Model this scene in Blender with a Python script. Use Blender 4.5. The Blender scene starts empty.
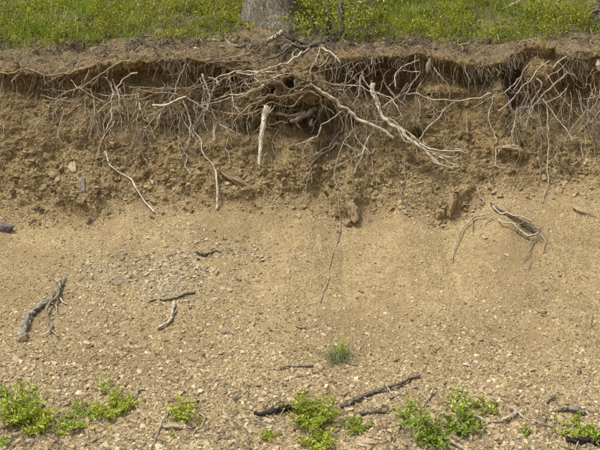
import bpy, bmesh, math, random
import numpy as np
from mathutils import Vector, Matrix, Euler
from mathutils.bvhtree import BVHTree

random.seed(7); RNG = np.random.default_rng(7)
SC = bpy.context.scene
COL = SC.collection
R = math.radians

# ------------------------------------------------------------------ camera, light, exposure
CAM = np.array([0.0, -9.0, 2.0]); F = 900.0           # 900 px focal length on a 600 px wide frame
cd = bpy.data.cameras.new('camera'); cam = bpy.data.objects.new('camera', cd); COL.objects.link(cam)
cam.location = CAM; cam.rotation_euler = (R(90), 0, 0)
cd.sensor_width = 36; cd.lens = 36 * F / 600; cd.clip_end = 2000; cd.clip_start = 0.05
SC.camera = cam

SUN_EL, SUN_AZ = R(64), R(232)                         # azimuth: 180 = from the camera side, >180 = from its left
w = bpy.data.worlds.new('World'); SC.world = w; w.use_nodes = True
wn = w.node_tree; bg = wn.nodes['Background']
sky = wn.nodes.new('ShaderNodeTexSky'); sky.sky_type = 'NISHITA'; sky.sun_disc = False
sky.sun_elevation = SUN_EL; sky.sun_rotation = SUN_AZ; sky.dust_density = 4.0; sky.air_density = 1.0
hs = wn.nodes.new('ShaderNodeHueSaturation'); hs.inputs['Saturation'].default_value = 0.15   # thin white cloud
wn.links.new(sky.outputs[0], hs.inputs['Color']); wn.links.new(hs.outputs[0], bg.inputs['Color'])
bg.inputs['Strength'].default_value = 0.105
sl = bpy.data.lights.new('sun', 'SUN'); sl.energy = 2.25; sl.angle = R(9); sl.color = (1.0, 0.95, 0.86)
so = bpy.data.objects.new('sun', sl); COL.objects.link(so)
sd = Vector((math.sin(SUN_AZ) * math.cos(SUN_EL), math.cos(SUN_AZ) * math.cos(SUN_EL), math.sin(SUN_EL)))
so.rotation_euler = sd.to_track_quat('Z', 'Y').to_euler(); so.location = (-3, -6, 12)
SC.view_settings.view_transform = 'Standard'; SC.view_settings.look = 'None'
SC.view_settings.exposure = 0.83; SC.view_settings.gamma = 1.0

# ------------------------------------------------------------------ noise
_G = RNG.normal(size=(512, 3)); _G /= np.linalg.norm(_G, axis=1)[:, None]
_P = RNG.permutation(512)
def pn(p, seed=0):
    p = np.asarray(p, float) + seed * 17.31
    i = np.floor(p).astype(np.int64); f = p - i; u = f * f * f * (f * (f * 6 - 15) + 10)
    out = 0
    for dx in (0, 1):
        for dy in (0, 1):
            for dz in (0, 1):
                h = _P[(_P[(_P[(i[..., 0] + dx) & 511] + i[..., 1] + dy) & 511] + i[..., 2] + dz) & 511]
                g = _G[h]
                d = g[..., 0] * (f[..., 0] - dx) + g[..., 1] * (f[..., 1] - dy) + g[..., 2] * (f[..., 2] - dz)
                wgt = (u[..., 0] if dx else 1 - u[..., 0]) * (u[..., 1] if dy else 1 - u[..., 1]) * (u[..., 2] if dz else 1 - u[..., 2])
                out = out + d * wgt
    return out * 1.5
def fbm(p, o=3, seed=0):
    a, s, out = 1.0, 1.0, 0
    for k in range(o):
        out = out + a * pn(np.asarray(p) * s, seed + k); a *= .5; s *= 2.03
    return out
def sst(a, b, x):
    t = np.clip((x - a) / (b - a), 0, 1); return t * t * (3 - 2 * t)

# ------------------------------------------------------------------ materials
def mat(name):
    m = bpy.data.materials.new(name); m.use_nodes = True
    nt = m.node_tree; b = nt.nodes['Principled BSDF']
    b.inputs['Specular IOR Level'].default_value = .2
    return m, nt, b
def nd(nt, t, **kw):
    n = nt.nodes.new(t)
    for k, v in kw.items():
        if k in n.inputs.keys(): n.inputs[k].default_value = v
        else: setattr(n, k, v)
    return n
def ramp(nt, stops):
    r = nt.nodes.new('ShaderNodeValToRGB'); e = r.color_ramp.elements
    while len(e) < len(stops): e.new(.5)
    for k, (p, c) in enumerate(stops):
        e[k].position = p; e[k].color = (*c, 1)
    return r
def noise(nt, vec, scale, detail=4, rough=.6):
    n = nd(nt, 'ShaderNodeTexNoise', Scale=scale, Detail=detail, Roughness=rough); nt.links.new(vec, n.inputs['Vector']); return n
def mix(nt, fac, a, b, typ='MIX'):
    n = nt.nodes.new('ShaderNodeMix'); n.data_type = 'RGBA'; n.blend_type = typ
    L = nt.links.new
    if isinstance(fac, (int, float)): n.inputs[0].default_value = fac
    else: L(fac, n.inputs[0])
    for s, v in ((6, a), (7, b)):
        if isinstance(v, tuple): n.inputs[s].default_value = (*v, 1)
        else: L(v, n.inputs[s])
    return n.outputs[2]

def soil_mat(name, lo, mid, hi, chip=(.6, .45), fine=1.0, patch=None, bump=.6, low=None):
    """earth with embedded fine chips: large patches, small clods, per-chip colour, bump of the same chips"""
    m, nt, b = mat(name); L = nt.links.new
    tc = nt.nodes.new('ShaderNodeTexCoord'); v = tc.outputs['Object']
    n1 = noise(nt, v, 1.3, 5); n2 = noise(nt, v, 9, 6, .65); n3 = noise(nt, v, 60, 4, .7)
    r1 = ramp(nt, [(.3, lo), (.5, mid), (.72, hi)])
    a = nd(nt, 'ShaderNodeMath', operation='MULTIPLY_ADD'); L(n2.outputs[0], a.inputs[0]); a.inputs[1].default_value = .55
    s = nd(nt, 'ShaderNodeMath', operation='MULTIPLY_ADD'); L(n1.outputs[0], s.inputs[0]); s.inputs[1].default_value = .25
    L(s.outputs[0], a.inputs[2]); s2 = nd(nt, 'ShaderNodeMath', operation='MULTIPLY'); L(n3.outputs[0], s2.inputs[0]); s2.inputs[1].default_value = .25
    L(s2.outputs[0], s.inputs[2]); L(a.outputs[0], r1.inputs[0])
    vo = nd(nt, 'ShaderNodeTexVoronoi', Scale=70 * fine); L(v, vo.inputs['Vector'])
    sep = nt.nodes.new('ShaderNodeSeparateColor'); L(vo.outputs['Color'], sep.inputs[0])
    rc = ramp(nt, [(0, (.52, .5, .48)), (.5, (1, 1, 1)), (1, (1.45, 1.42, 1.4))]); L(sep.outputs[0], rc.inputs[0])
    base = r1.outputs[0]
    if low:                                            # a second colour ramp blended in below height low[3]..low[4]
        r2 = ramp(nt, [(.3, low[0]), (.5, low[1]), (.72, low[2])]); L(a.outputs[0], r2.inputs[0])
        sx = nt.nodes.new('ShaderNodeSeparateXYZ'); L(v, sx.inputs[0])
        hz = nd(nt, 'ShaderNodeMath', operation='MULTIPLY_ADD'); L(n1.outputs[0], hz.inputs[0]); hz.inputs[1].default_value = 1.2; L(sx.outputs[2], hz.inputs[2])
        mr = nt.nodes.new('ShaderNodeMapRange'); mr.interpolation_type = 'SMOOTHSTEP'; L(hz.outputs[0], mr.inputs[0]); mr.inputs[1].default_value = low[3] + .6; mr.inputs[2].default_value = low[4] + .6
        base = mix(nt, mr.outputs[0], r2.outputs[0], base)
    c = mix(nt, chip[0], base, rc.outputs[0], 'MULTIPLY')
    vo2 = nd(nt, 'ShaderNodeTexVoronoi', Scale=190 * fine); L(v, vo2.inputs['Vector'])
    sp2 = nt.nodes.new('ShaderNodeSeparateColor'); L(vo2.outputs['Color'], sp2.inputs[0])
    rc2 = ramp(nt, [(0, (.6, .58, .55)), (.5, (1, 1, 1)), (1, (1.3, 1.3, 1.28))]); L(sp2.outputs[1], rc2.inputs[0])
    c = mix(nt, chip[1], c, rc2.outputs[0], 'MULTIPLY')
    if patch:
        n4 = noise(nt, v, patch[1], 4, .6); rp = ramp(nt, [(patch[2], (0, 0, 0)), (patch[2] + .15, (1, 1, 1))]); L(n4.outputs[0], rp.inputs[0])
        c = mix(nt, rp.outputs[0], c, patch[0])
    L(c, b.inputs['Base Color']); b.inputs['Roughness'].default_value = .95
    b1 = nd(nt, 'ShaderNodeBump', Strength=bump, Distance=.012); L(vo.outputs['Distance'], b1.inputs['Height']); b1.invert = True
    b2 = nd(nt, 'ShaderNodeBump', Strength=bump, Distance=.01); L(n3.outputs[0], b2.inputs['Height']); L(b1.outputs[0], b2.inputs['Normal'])
    b3 = nd(nt, 'ShaderNodeBump', Strength=bump * .8, Distance=.03); L(n2.outputs[0], b3.inputs['Height']); L(b2.outputs[0], b3.inputs['Normal'])
    L(b3.outputs[0], b.inputs['Normal'])
    return m

M_SCREE = soil_mat('scree_soil', (.168, .122, .062), (.262, .195, .100), (.352, .277, .153), (.55, .5), 1.0, ((.205, .146, .074), .9, .48))
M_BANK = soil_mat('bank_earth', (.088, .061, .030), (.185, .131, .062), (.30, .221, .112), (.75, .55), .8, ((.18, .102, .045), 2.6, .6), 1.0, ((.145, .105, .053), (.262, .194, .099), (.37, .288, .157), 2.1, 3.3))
M_TOP = soil_mat('topsoil', (.068, .049, .027), (.14, .103, .056), (.225, .172, .102), (.5, .5), 1.0)
M_HUMUS = soil_mat('forest_floor', (.05, .04, .02), (.09, .075, .03), (.14, .12, .05), (.4, .4), .6)
M_ROAD = soil_mat('gravel_ground', (.2, .16, .1), (.3, .24, .15), (.36, .3, .2), (.5, .5), .5)

def tint_mat(name, stops, rough=.8, trans=0, nz=40, bump=.3, spec=.2):
    """colour from the per-piece 'tint' attribute"""
    m, nt, b = mat(name); L = nt.links.new
    at = nd(nt, 'ShaderNodeAttribute', attribute_name='tint')
    r = ramp(nt, stops); L(at.outputs['Fac'], r.inputs[0])
    tc = nt.nodes.new('ShaderNodeTexCoord'); n = noise(nt, tc.outputs['Object'], nz, 4, .65)
    rn = ramp(nt, [(.25, (.6, .6, .6)), (.75, (1.3, 1.3, 1.3))]); L(n.outputs[0], rn.inputs[0])
    c = mix(nt, .7, r.outputs[0], rn.outputs[0], 'MULTIPLY')
    L(c, b.inputs['Base Color']); b.inputs['Roughness'].default_value = rough
    b.inputs['Specular IOR Level'].default_value = spec
    if bump:
        bp = nd(nt, 'ShaderNodeBump', Strength=bump, Distance=.01); L(n.outputs[0], bp.inputs['Height']); L(bp.outputs[0], b.inputs['Normal'])
    if trans:
        tr = nt.nodes.new('ShaderNodeBsdfTranslucent'); L(c, tr.inputs['Color'])
        ms = nt.nodes.new('ShaderNodeMixShader'); ms.inputs[0].default_value = trans
        L(b.outputs[0], ms.inputs[1]); L(tr.outputs[0], ms.inputs[2]); L(ms.outputs[0], nt.nodes['Material Output'].inputs['Surface'])
    return m
M_GRAVEL = tint_mat('shale_chips', [(0, (.12, .086, .044)), (.25, (.22, .163, .085)), (.55, (.335, .26, .148)), (.8, (.455, .37, .235)), (.93, (.54, .45, .30)), (1, (.235, .2, .142))], .92)
M_RUBBLE = tint_mat('bank_rubble', [(0, (.08, .059, .034)), (.35, (.165, .119, .06)), (.65, (.27, .2, .105)), (.88, (.37, .285, .165)), (.96, (.26, .16, .08)), (1, (.24, .205, .15))], .95)
M_GRASS = tint_mat('grass_blade', [(0, (.07, .12, .016)), (.35, (.20, .28, .03)), (.7, (.34, .41, .05)), (.88, (.42, .41, .085)), (1, (.46, .38, .18))], .7, .35, 6, 0)
M_COVER = tint_mat('ground_cover_leaf', [(0, (.055, .085, .012)), (.35, (.19, .225, .024)), (.7, (.36, .36, .038)), (1, (.5, .46, .075))], .6, .35, 8, 0)
M_LEAF = tint_mat('fresh_leaf', [(0, (.10, .14, .02)), (.4, (.28, .36, .04)), (.75, (.46, .50, .065)), (1, (.6, .6, .12))], .5, .35, 20, 0, .35)
M_LEAF_D = tint_mat('dark_leaf', [(0, (.08, .12, .02)), (.4, (.22, .30, .04)), (.75, (.37, .44, .06)), (1, (.5, .54, .11))], .5, .35, 20, 0, .35)
M_LEAF_Y = tint_mat('yellowish_leaf', [(0, (.15, .2, .04)), (.4, (.33, .42, .08)), (.75, (.48, .54, .13)), (1, (.6, .62, .2))], .55, .35, 20, 0, .3)
M_TUFT = tint_mat('bluish_blade', [(0, (.12, .15, .07)), (.5, (.24, .30, .14)), (1, (.42, .43, .22))], .6, .3, 20, 0)
M_LITTER = tint_mat('dead_litter', [(0, (.07, .055, .04)), (.4, (.18, .145, .10)), (.75, (.33, .28, .2)), (1, (.5, .45, .36))], .9, 0, 30, 0)

def wood_mat(name, lo, mid, hi, scale=1.0, bump=.5, dirt=0):
    m, nt, b = mat(name); L = nt.links.new
    tc = nt.nodes.new('ShaderNodeTexCoord'); v = tc.outputs['Object']
    n1 = noise(nt, v, 14 * scale, 5, .65); n2 = noise(nt, v, 90 * scale, 4, .7)
    oi = nt.nodes.new('ShaderNodeObjectInfo')
    a = nd(nt, 'ShaderNodeMath', operation='MULTIPLY_ADD'); L(n1.outputs[0], a.inputs[0]); a.inputs[1].default_value = .8
    q = nd(nt, 'ShaderNodeMath', operation='MULTIPLY_ADD'); L(oi.outputs['Random'], q.inputs[0]); q.inputs[1].default_value = .45; q.inputs[2].default_value = -.16
    L(q.outputs[0], a.inputs[2])
    r = ramp(nt, [(.22, lo), (.46, mid), (.68, hi)]); L(a.outputs[0], r.inputs[0])
    rn = ramp(nt, [(.3, (.7, .7, .7)), (.7, (1.25, 1.25, 1.25))]); L(n2.outputs[0], rn.inputs[0])
    at = nd(nt, 'ShaderNodeAttribute', attribute_name='tint'); rg = ramp(nt, [(0, (.5, .48, .45)), (.5, (1, 1, 1)), (1, (1.4, 1.4, 1.4))]); L(at.outputs['Fac'], rg.inputs[0])   # streaks along the grain
    wc = mix(nt, .8, mix(nt, .6, r.outputs[0], rn.outputs[0], 'MULTIPLY'), rg.outputs[0], 'MULTIPLY')
    if dirt:                                           # earth still clinging in patches
        n5 = noise(nt, v, 22, 5, .7); rd = ramp(nt, [(.5, (0, 0, 0)), (.62, (dirt, dirt, dirt))]); L(n5.outputs[0], rd.inputs[0]); wc = mix(nt, rd.outputs[0], wc, (.185, .132, .066))
    L(wc, b.inputs['Base Color']); b.inputs['Roughness'].default_value = .85
    bp = nd(nt, 'ShaderNodeBump', Strength=bump, Distance=.006); L(n2.outputs[0], bp.inputs['Height']); L(bp.outputs[0], b.inputs['Normal'])
    return m
M_ROOT = wood_mat('weathered_root', (.14, .112, .078), (.30, .25, .182), (.48, .42, .33), 1, .9, .8)
M_ROOT_PALE = wood_mat('bleached_root', (.20, .168, .125), (.375, .325, .25), (.56, .51, .425), 1, .9, .55)
M_ROOT_BROWN = wood_mat('earthy_root', (.12, .08, .042), (.24, .172, .095), (.38, .29, .18), 1, .9, .8)
M_ROOT_DARK = wood_mat('dark_root', (.05, .043, .034), (.135, .115, .092), (.30, .265, .215))
def bark_mat():
    m, nt, b = mat('grey_bark'); L = nt.links.new
    tc = nt.nodes.new('ShaderNodeTexCoord'); mp = nt.nodes.new('ShaderNodeMapping'); mp.inputs['Scale'].default_value = (1, 1, .32); L(tc.outputs['Object'], mp.inputs[0]); v = mp.outputs[0]
    n1 = noise(nt, v, 7, 6, .7); n2 = noise(nt, v, 55, 5, .7); wv = mix(nt, .06, v, n2.outputs['Color'])
    vo = nd(nt, 'ShaderNodeTexVoronoi', Scale=30); vo.feature = 'DISTANCE_TO_EDGE'; L(wv, vo.inputs['Vector'])
    r = ramp(nt, [(.28, (.09, .077, .056)), (.45, (.19, .165, .125)), (.6, (.27, .24, .185)), (.78, (.42, .39, .32))]); L(n1.outputs[0], r.inputs[0])
    rc = ramp(nt, [(0, (.35, .33, .3)), (.12, (1, 1, 1))]); L(vo.outputs['Distance'], rc.inputs[0])
    rn = ramp(nt, [(.3, (.55, .55, .55)), (.7, (1.35, 1.35, 1.35))]); L(n2.outputs[0], rn.inputs[0])
    c = mix(nt, .8, mix(nt, .9, r.outputs[0], rc.outputs[0], 'MULTIPLY'), rn.outputs[0], 'MULTIPLY'); L(c, b.inputs['Base Color']); b.inputs['Roughness'].default_value = .95
    bp = nd(nt, 'ShaderNodeBump', Strength=.8, Distance=.03); L(vo.outputs['Distance'], bp.inputs['Height']); b2 = nd(nt, 'ShaderNodeBump', Strength=.8, Distance=.012); L(n2.outputs[0], b2.inputs['Height']); L(bp.outputs[0], b2.inputs['Normal']); L(b2.outputs[0], b.inputs['Normal'])
    return m
M_BARK = bark_mat()
M_CUT = wood_mat('orange_cut_wood', (.15, .095, .045), (.25, .165, .085), (.35, .25, .15))
M_ROTTEN = wood_mat('rotten_wood', (.025, .021, .017), (.08, .066, .053), (.22, .19, .155), 1.8, 1)
M_FLOWER, _nt, _b = mat('yellow_petal'); _b.inputs['Base Color'].default_value = (.75, .62, .06, 1)

def stone_mat(name, lo, mid, hi):
    m, nt, b = mat(name); L = nt.links.new
    tc = nt.nodes.new('ShaderNodeTexCoord'); v = tc.outputs['Object']; oi = nt.nodes.new('ShaderNodeObjectInfo')
    mp = nd(nt, 'ShaderNodeVectorMath', operation='ADD'); L(v, mp.inputs[0]); L(oi.outputs['Location'], mp.inputs[1])
    n1 = noise(nt, mp.outputs[0], 12, 6, .65); n2 = noise(nt, mp.outputs[0], 120, 3, .7)
    a = nd(nt, 'ShaderNodeMath', operation='MULTIPLY_ADD'); L(oi.outputs['Random'], a.inputs[0]); a.inputs[1].default_value = .4; L(n1.outputs[0], a.inputs[2])
    r = ramp(nt, [(.35, lo), (.65, mid), (1, hi)]); L(a.outputs[0], r.inputs[0])
    rn = ramp(nt, [(.3, (.7, .7, .7)), (.7, (1.2, 1.2, 1.2))]); L(n2.outputs[0], rn.inputs[0])
    L(mix(nt, .5, r.outputs[0], rn.outputs[0], 'MULTIPLY'), b.inputs['Base Color']); b.inputs['Roughness'].default_value = .9
    bp = nd(nt, 'ShaderNodeBump', Strength=.5, Distance=.008); L(n1.outputs[0], bp.inputs['Height'])
    b2 = nd(nt, 'ShaderNodeBump', Strength=.4, Distance=.003); L(n2.outputs[0], b2.inputs['Height']); L(bp.outputs[0], b2.inputs['Normal'])
    L(b2.outputs[0], b.inputs['Normal']); return m
M_STONE = {'pale tan': stone_mat('pale_tan_stone', (.24, .185, .11), (.35, .275, .175), (.47, .39, .27)),
           'ochre': stone_mat('ochre_stone', (.175, .128, .069), (.265, .197, .11), (.36, .28, .17)),
           'grey': stone_mat('grey_stone', (.15, .128, .098), (.235, .205, .16), (.34, .3, .24)),
           'rusty brown': stone_mat('rusty_stone', (.125, .087, .047), (.21, .15, .083), (.31, .235, .145)),
           'whitish': stone_mat('whitish_stone', (.36, .3, .215), (.47, .41, .31), (.58, .52, .42)),
           'dark': stone_mat('dark_stone', (.07, .06, .055), (.13, .115, .105), (.22, .2, .18))}

# ------------------------------------------------------------------ mesh helpers
def mesh_np(name, V, Fq, m, tint=None, smooth=False):
    V = np.ascontiguousarray(V, np.float32); Fq = np.ascontiguousarray(Fq, np.int32); k = Fq.shape[1]
    me = bpy.data.meshes.new(name); me.vertices.add(len(V)); me.vertices.foreach_set('co', V.ravel())
    me.loops.add(Fq.size); me.loops.foreach_set('vertex_index', Fq.ravel())
    me.polygons.add(len(Fq)); me.polygons.foreach_set('loop_start', np.arange(0, Fq.size, k, dtype=np.int32))
    me.polygons.foreach_set('use_smooth', np.full(len(Fq), smooth, bool))
    if tint is None and getattr(tube, 'last', None) is not None and len(tube.last) == len(V): tint = tube.last
    if tint is not None:
        a = me.attributes.new('tint', 'FLOAT', 'POINT'); a.data.foreach_set('value', np.ascontiguousarray(tint, np.float32))
    me.update(calc_edges=True); me.validate()
    if m: me.materials.append(m)
    return me
def link(name, me, parent=None, **props):
    o = bpy.data.objects.new(name, me); COL.objects.link(o)
    if parent: o.parent = parent
    for k, v in props.items():
        if v: o[k] = v
    return o
class MB:
    """collects pieces (verts, quads) into one mesh"""
    def __init__(s): s.v = []; s.f = []; s.t = []; s.n = 0
    def add(s, V, Q, t=.5):
        V = np.asarray(V, float); s.v.append(V); s.f.append(np.asarray(Q) + s.n); s.n += len(V)
        s.t.append(np.broadcast_to(np.asarray(t, float), (len(V),)))
    def mesh(s, name, m, origin=(0, 0, 0), smooth=False):
        return mesh_np(name, np.concatenate(s.v) - np.asarray(origin), np.concatenate(s.f), m, np.concatenate(s.t), smooth)

def tube(P, rad, sides=7, rough=.12, seed=0):
    """tapered closed tube through points P with radii rad"""
    P = np.asarray(P, float); n = len(P); T = np.gradient(P, axis=0); T /= np.linalg.norm(T, axis=1)[:, None] + 1e-9
    a = np.cross(T[0], (0.3, .5, .8)); a /= np.linalg.norm(a) + 1e-9
    A = [a]
    for i in range(1, n):
        a = a - T[i] * a.dot(T[i]); a /= np.linalg.norm(a) + 1e-9; A.append(a)
    A = np.array(A); B = np.cross(T, A)
    th = np.arange(sides) * 2 * np.pi / sides
    rr = np.asarray(rad)[:, None] * np.ones(sides)
    if rough:
        q = np.stack(np.broadcast_arrays(np.cos(th)[None] * 1.2, np.sin(th)[None] * 1.2, np.arange(n)[:, None] * .35), -1)
        rr = rr * (1 + rough * 2 * pn(q, seed))
    V = P[:, None] + (A[:, None] * np.cos(th)[None, :, None] + B[:, None] * np.sin(th)[None, :, None]) * rr[..., None]
    V = V.reshape(-1, 3)
    i = np.arange(n - 1)[:, None] * sides; j = np.arange(sides)[None]; j2 = (j + 1) % sides
    Q = np.stack([i + j, i + j2, i + sides + j2, i + sides + j], -1).reshape(-1, 4)
    V = np.concatenate([V, P[:1] - T[:1] * rad[0] * .4, P[-1:] + T[-1:] * rad[-1] * .4]); c0, c1 = len(V) - 2, len(V) - 1
    jj = np.arange(0, sides); k2 = (jj + 1) % sides
    gj = RNG.uniform(0, 1, sides)[None] + .5 * RNG.uniform(-1, 1, (n, sides)); tube.last = np.concatenate([np.clip(gj, 0, 1).ravel(), [.5, .5]])
    C0 = np.stack([np.full(sides, c0), k2, jj, np.full(sides, c0)], -1); C1 = np.stack([np.full(sides, c1), (n - 1) * sides + jj, (n - 1) * sides + k2, np.full(sides, c1)], -1)
    # caps as quads collapsed to pairs of side edges
    if sides % 2 == 0:
        e = np.arange(0, sides, 2)
        C0 = np.stack([np.full(len(e), c0), (e + 2) % sides, e + 1, e], -1)
        b = (n - 1) * sides; C1 = np.stack([np.full(len(e), c1), b + e, b + e + 1, b + (e + 2) % sides], -1)
        return V, np.concatenate([Q, C0, C1])
    return V[:-2], Q
def catmull(P, step):
    P = np.asarray(P, float)
    if len(P) == 2: P = np.array([P[0], P[0] * .5 + P[1] * .5, P[1]])
    E = np.concatenate([[2 * P[0] - P[1]], P, [2 * P[-1] - P[-2]]]); out = []
    for i in range(len(P) - 1):
        p0, p1, p2, p3 = E[i:i + 4]; n = max(2, int(np.linalg.norm((p2 - p1)[:3]) / step + .5))
        t = (np.arange(n) / n)[:, None]
        out.append(.5 * (2 * p1 + (p2 - p0) * t + (2 * p0 - 5 * p1 + 4 * p2 - p3) * t * t + (3 * p1 - p0 - 3 * p2 + p3) * t ** 3))
    out.append(P[-1:]); return np.concatenate(out)

# ------------------------------------------------------------------ terrain: one sheet, profile rows x columns
LIP = np.array([(-60, 70), (0, 73), (20, 72), (45, 75), (60, 76), (75, 70), (100, 63), (115, 62), (165, 62), (185, 60), (200, 62), (220, 66), (240, 70), (260, 68), (280, 70), (300, 66), (330, 62),
                (350, 58), (370, 55), (385, 57), (400, 58), (420, 53), (440, 58), (460, 62), (480, 66), (495, 65), (503, 64), (512, 56), (522, 50), (535, 47), (550, 48), (557, 56), (575, 58), (588, 53), (600, 57), (660, 60)], float)
GRS = np.array([(-60, 48), (0, 48), (40, 46), (60, 45), (100, 46), (130, 46), (150, 40), (180, 44), (200, 41), (230, 39), (245, 32), (290, 32), (330, 38), (370, 42), (400, 40), (440, 42), (480, 42), (500, 45), (520, 44), (545, 43), (560, 40), (600, 38), (660, 40)], float)
TOE = np.array([(-60, 222), (0, 222), (30, 226), (60, 222), (90, 228), (130, 208), (160, 214), (200, 206), (240, 206), (280, 212), (310, 212), (340, 230), (370, 222), (400, 208), (440, 226), (470, 212), (500, 192), (530, 196), (560, 190), (600, 195), (660, 200)], float)
dx = .0145
xs = np.concatenate([-3.9 - (np.cumsum(.03 * 1.13 ** np.arange(44))[::-1]), np.arange(-3.9, 3.9 + dx / 2, dx), 3.9 + np.cumsum(.03 * 1.13 ** np.arange(44))])
nx = len(xs)
pxl = np.clip(300 + F * xs / 9.5, -60, 660); pxt = np.clip(300 + F * xs / 9.0, -60, 660)
wob = pn(np.stack([xs * .5, xs * 0, xs * 0], -1), 3) * sst(3.5, 6, np.abs(xs)) * 20
lip = np.interp(pxl, *LIP.T) + wob; grs = np.interp(pxl, *GRS.T) + wob; toe = np.interp(pxt, *TOE.T) + wob
lip = lip + 2.6 * fbm(np.stack([xs * 3.1, xs * 0, xs * 0 + 2], -1), 3, 4) + 1.2 * pn(np.stack([xs * 16, xs * 0, xs * 0], -1), 5)
undercut = np.clip(.62 + .55 * fbm(np.stack([xs * .9, xs * 0 + 3, xs * 0], -1), 2, 8), .25, 1.1) * (1 - .45 * sst(-1.6, -2.6, xs))
def zz(py, Y): return 2 - (py - 225) * (Y + 9) / F
yo = .10 * pn(np.stack([xs * .45, xs * 0 + 5, xs * 0], -1), 1)            # the scarp wanders in plan
toeY = yo - .2 * (toe - 215) / 65
one = np.ones(nx)
K = [(-3.75 * one, -.12 * one), (-3.2 * one, zz(520, -3.2) * one), (-2.55 * one, zz(450, -2.55) * one), (-1.35 * one, zz(330, -1.35) * one), (toeY, zz(toe, toeY)),
     (.27 + yo, zz(152, .27 + yo)), (.42 + yo, zz(103, .42 + yo)), (.44 + .17 * undercut + yo, zz(lip + 9, .44 + .17 * undercut + yo)), (.45 + yo, zz(lip, .45 + yo)), (.53 + yo, zz(lip - 4, .53 + yo)),
     (1.0 + yo, zz(grs, 1.0 + yo)), (2.8 * one, zz(0, 2.8) * one), (8 * one, 7.3 * one), (70 * one, 32 * one)]
seg = [14, 46, 88, 100, 56, 46, 40, 22, 12, 36, 60, 24, 16]
rows, S = [], []
for k, n in enumerate(seg):
    for i in range(n):
        t = i / n; rows.append(np.stack([K[k][0] * (1 - t) + K[k + 1][0] * t, K[k][1] * (1 - t) + K[k + 1][1] * t], -1)); S.append(k + t)
rows.append(np.stack(K[-1], -1)); S.append(13.0)
G = np.array(rows); S = np.array(S); nr = len(S)                            # (rows, cols, YZ)
def smooth_rows(A, sig):
    h = int(sig * 3); kx = np.exp(-.5 * (np.arange(-h, h + 1) / sig) ** 2); kx /= kx.sum()
    pad = np.concatenate([A[:1].repeat(h, 0), A, A[-1:].repeat(h, 0)]); return sum(kx[i] * pad[i:i + len(A)] for i in range(2 * h + 1))
G2 = smooth_rows(G, 5.0); wl = np.clip(1 - np.abs(S - 8) / .8, 0, 1)[:, None, None]
G = smooth_rows(G, 1.2) * wl + G2 * (1 - wl); G[S > 11.2] = np.array(rows)[S > 11.2]
P0 = np.stack([np.broadcast_to(xs, (nr, nx)), G[..., 0], G[..., 1]], -1).copy()
def proj(P): d = P[..., 1] + 9; d = np.where(d < .1, .1, d); return 300 + F * P[..., 0] / d, 225 - F * (P[..., 2] - 2) / d
SS = np.broadcast_to(S[:, None], (nr, nx))
face = sst(4.0, 4.5, SS) * (1 - sst(9.0, 9.6, SS)); inner = sst(4.1, 4.6, SS) * (1 - sst(7.5, 7.9, SS))
PX, PY = proj(P0)
def blob(cx, cy, rx, ry): return np.exp(-(((PX - cx) / rx) ** 2 + ((PY - cy) / ry) ** 2) ** 1.5)
# bulges: root-bound soil under the stump, columns of earth, slabs standing proud
for cx, cy, rx, ry, d in [(284, 86, 34, 17, .22), (330, 92, 30, 14, .12), (500, 92, 10, 34, .16), (540, 78, 26, 20, .12), (572, 70, 18, 14, .14), (440, 82, 26, 14, .10), (232, 190, 26, 14, .12),
                          (352, 205, 14, 26, .14), (450, 205, 20, 18, .14), (80, 190, 30, 26, .10), (512, 150, 16, 8, .10), (300, 160, 30, 20, .06), (20, 130, 40, 30, .05)]:
    P0[..., 1] -= d * blob(cx, cy, rx, ry) * face
REF = P0.copy()
for cx, cy, rx, ry, d in [(225, 83, 26, 14, .30), (298, 110, 30, 9, .40), (272, 89, 5, 4.5, .5), (291, 83, 6.5, 5.5, .55), (352, 82, 22, 20, .30), (385, 74, 22, 22, .30), (412, 78, 18, 14, .18), (330, 122, 30, 14, .26),
                          (512, 78, 9, 26, .26), (530, 100, 24, 16, .18), (566, 82, 16, 14, .24), (590, 92, 16, 22, .22), (150, 76, 46, 10, .16), (110, 92, 30, 16, .14), (160, 98, 16, 8, .10), (60, 90, 40, 12, .10), (20, 84, 24, 10, .10),
                          (208, 110, 20, 20, .16), (250, 128, 24, 10, .18), (400, 98, 22, 16, .16), (455, 76, 34, 12, .14), (470, 106, 14, 12, .08), (232, 183, 15, 6, .16), (364, 226, 7, 7, .16), (440, 196, 8, 10, .10), (512, 220, 18, 5, .14),
                          (418, 136, 8, 7, .12), (335, 148, 20, 8, .12), (90, 216, 6, 8, .10), (190, 130, 30, 12, .08), (560, 118, 28, 16, .10), (378, 193, 5, 4, .1), (120, 128, 20, 10, .08), (520, 147, 10, 5, .1)]:
    P0[..., 1] += d * blob(cx, cy, rx, ry) * inner
def normals(P):
    du = np.gradient(P, axis=1); dv = np.gradient(P, axis=0); n = np.cross(du, dv); return n / (np.linalg.norm(n, axis=-1)[..., None] + 1e-9)
N0 = normals(P0)
scree_w = 1 - sst(3.7, 4.2, SS); top_w = sst(8.6, 9.6, SS)
dense = (np.abs(xs) < 4.6)[None] & (S < 11.4)[:, None]; Q = P0[dense]
fw, sw, tw = face[dense], scree_w[dense], top_w[dense]
rid = 1 - np.abs(fbm(Q * 7, 3, 20)) * 2
cl = np.abs(fbm(Q * np.array([11, 11, 15]), 3, 25))
cell = fbm(Q * np.array([5, 5, 6.5]), 2, 26); stp = np.round(cell * 4) / 4                # broken, blocky faces of the shaly earth
low_ = 1 - sst(2.3, 3.3, Q[:, 2])
d = fw * (.06 * fbm(Q * 1.7, 3, 5) + .011 * rid + .014 * (cl - .25) + .036 * (.65 * stp + .35 * cell) * (.4 + .6 * low_) + .026 * fbm(Q * np.array([9, 9, 1.6]), 3, 9) + .012 * fbm(Q * 34, 3, 13))
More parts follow.
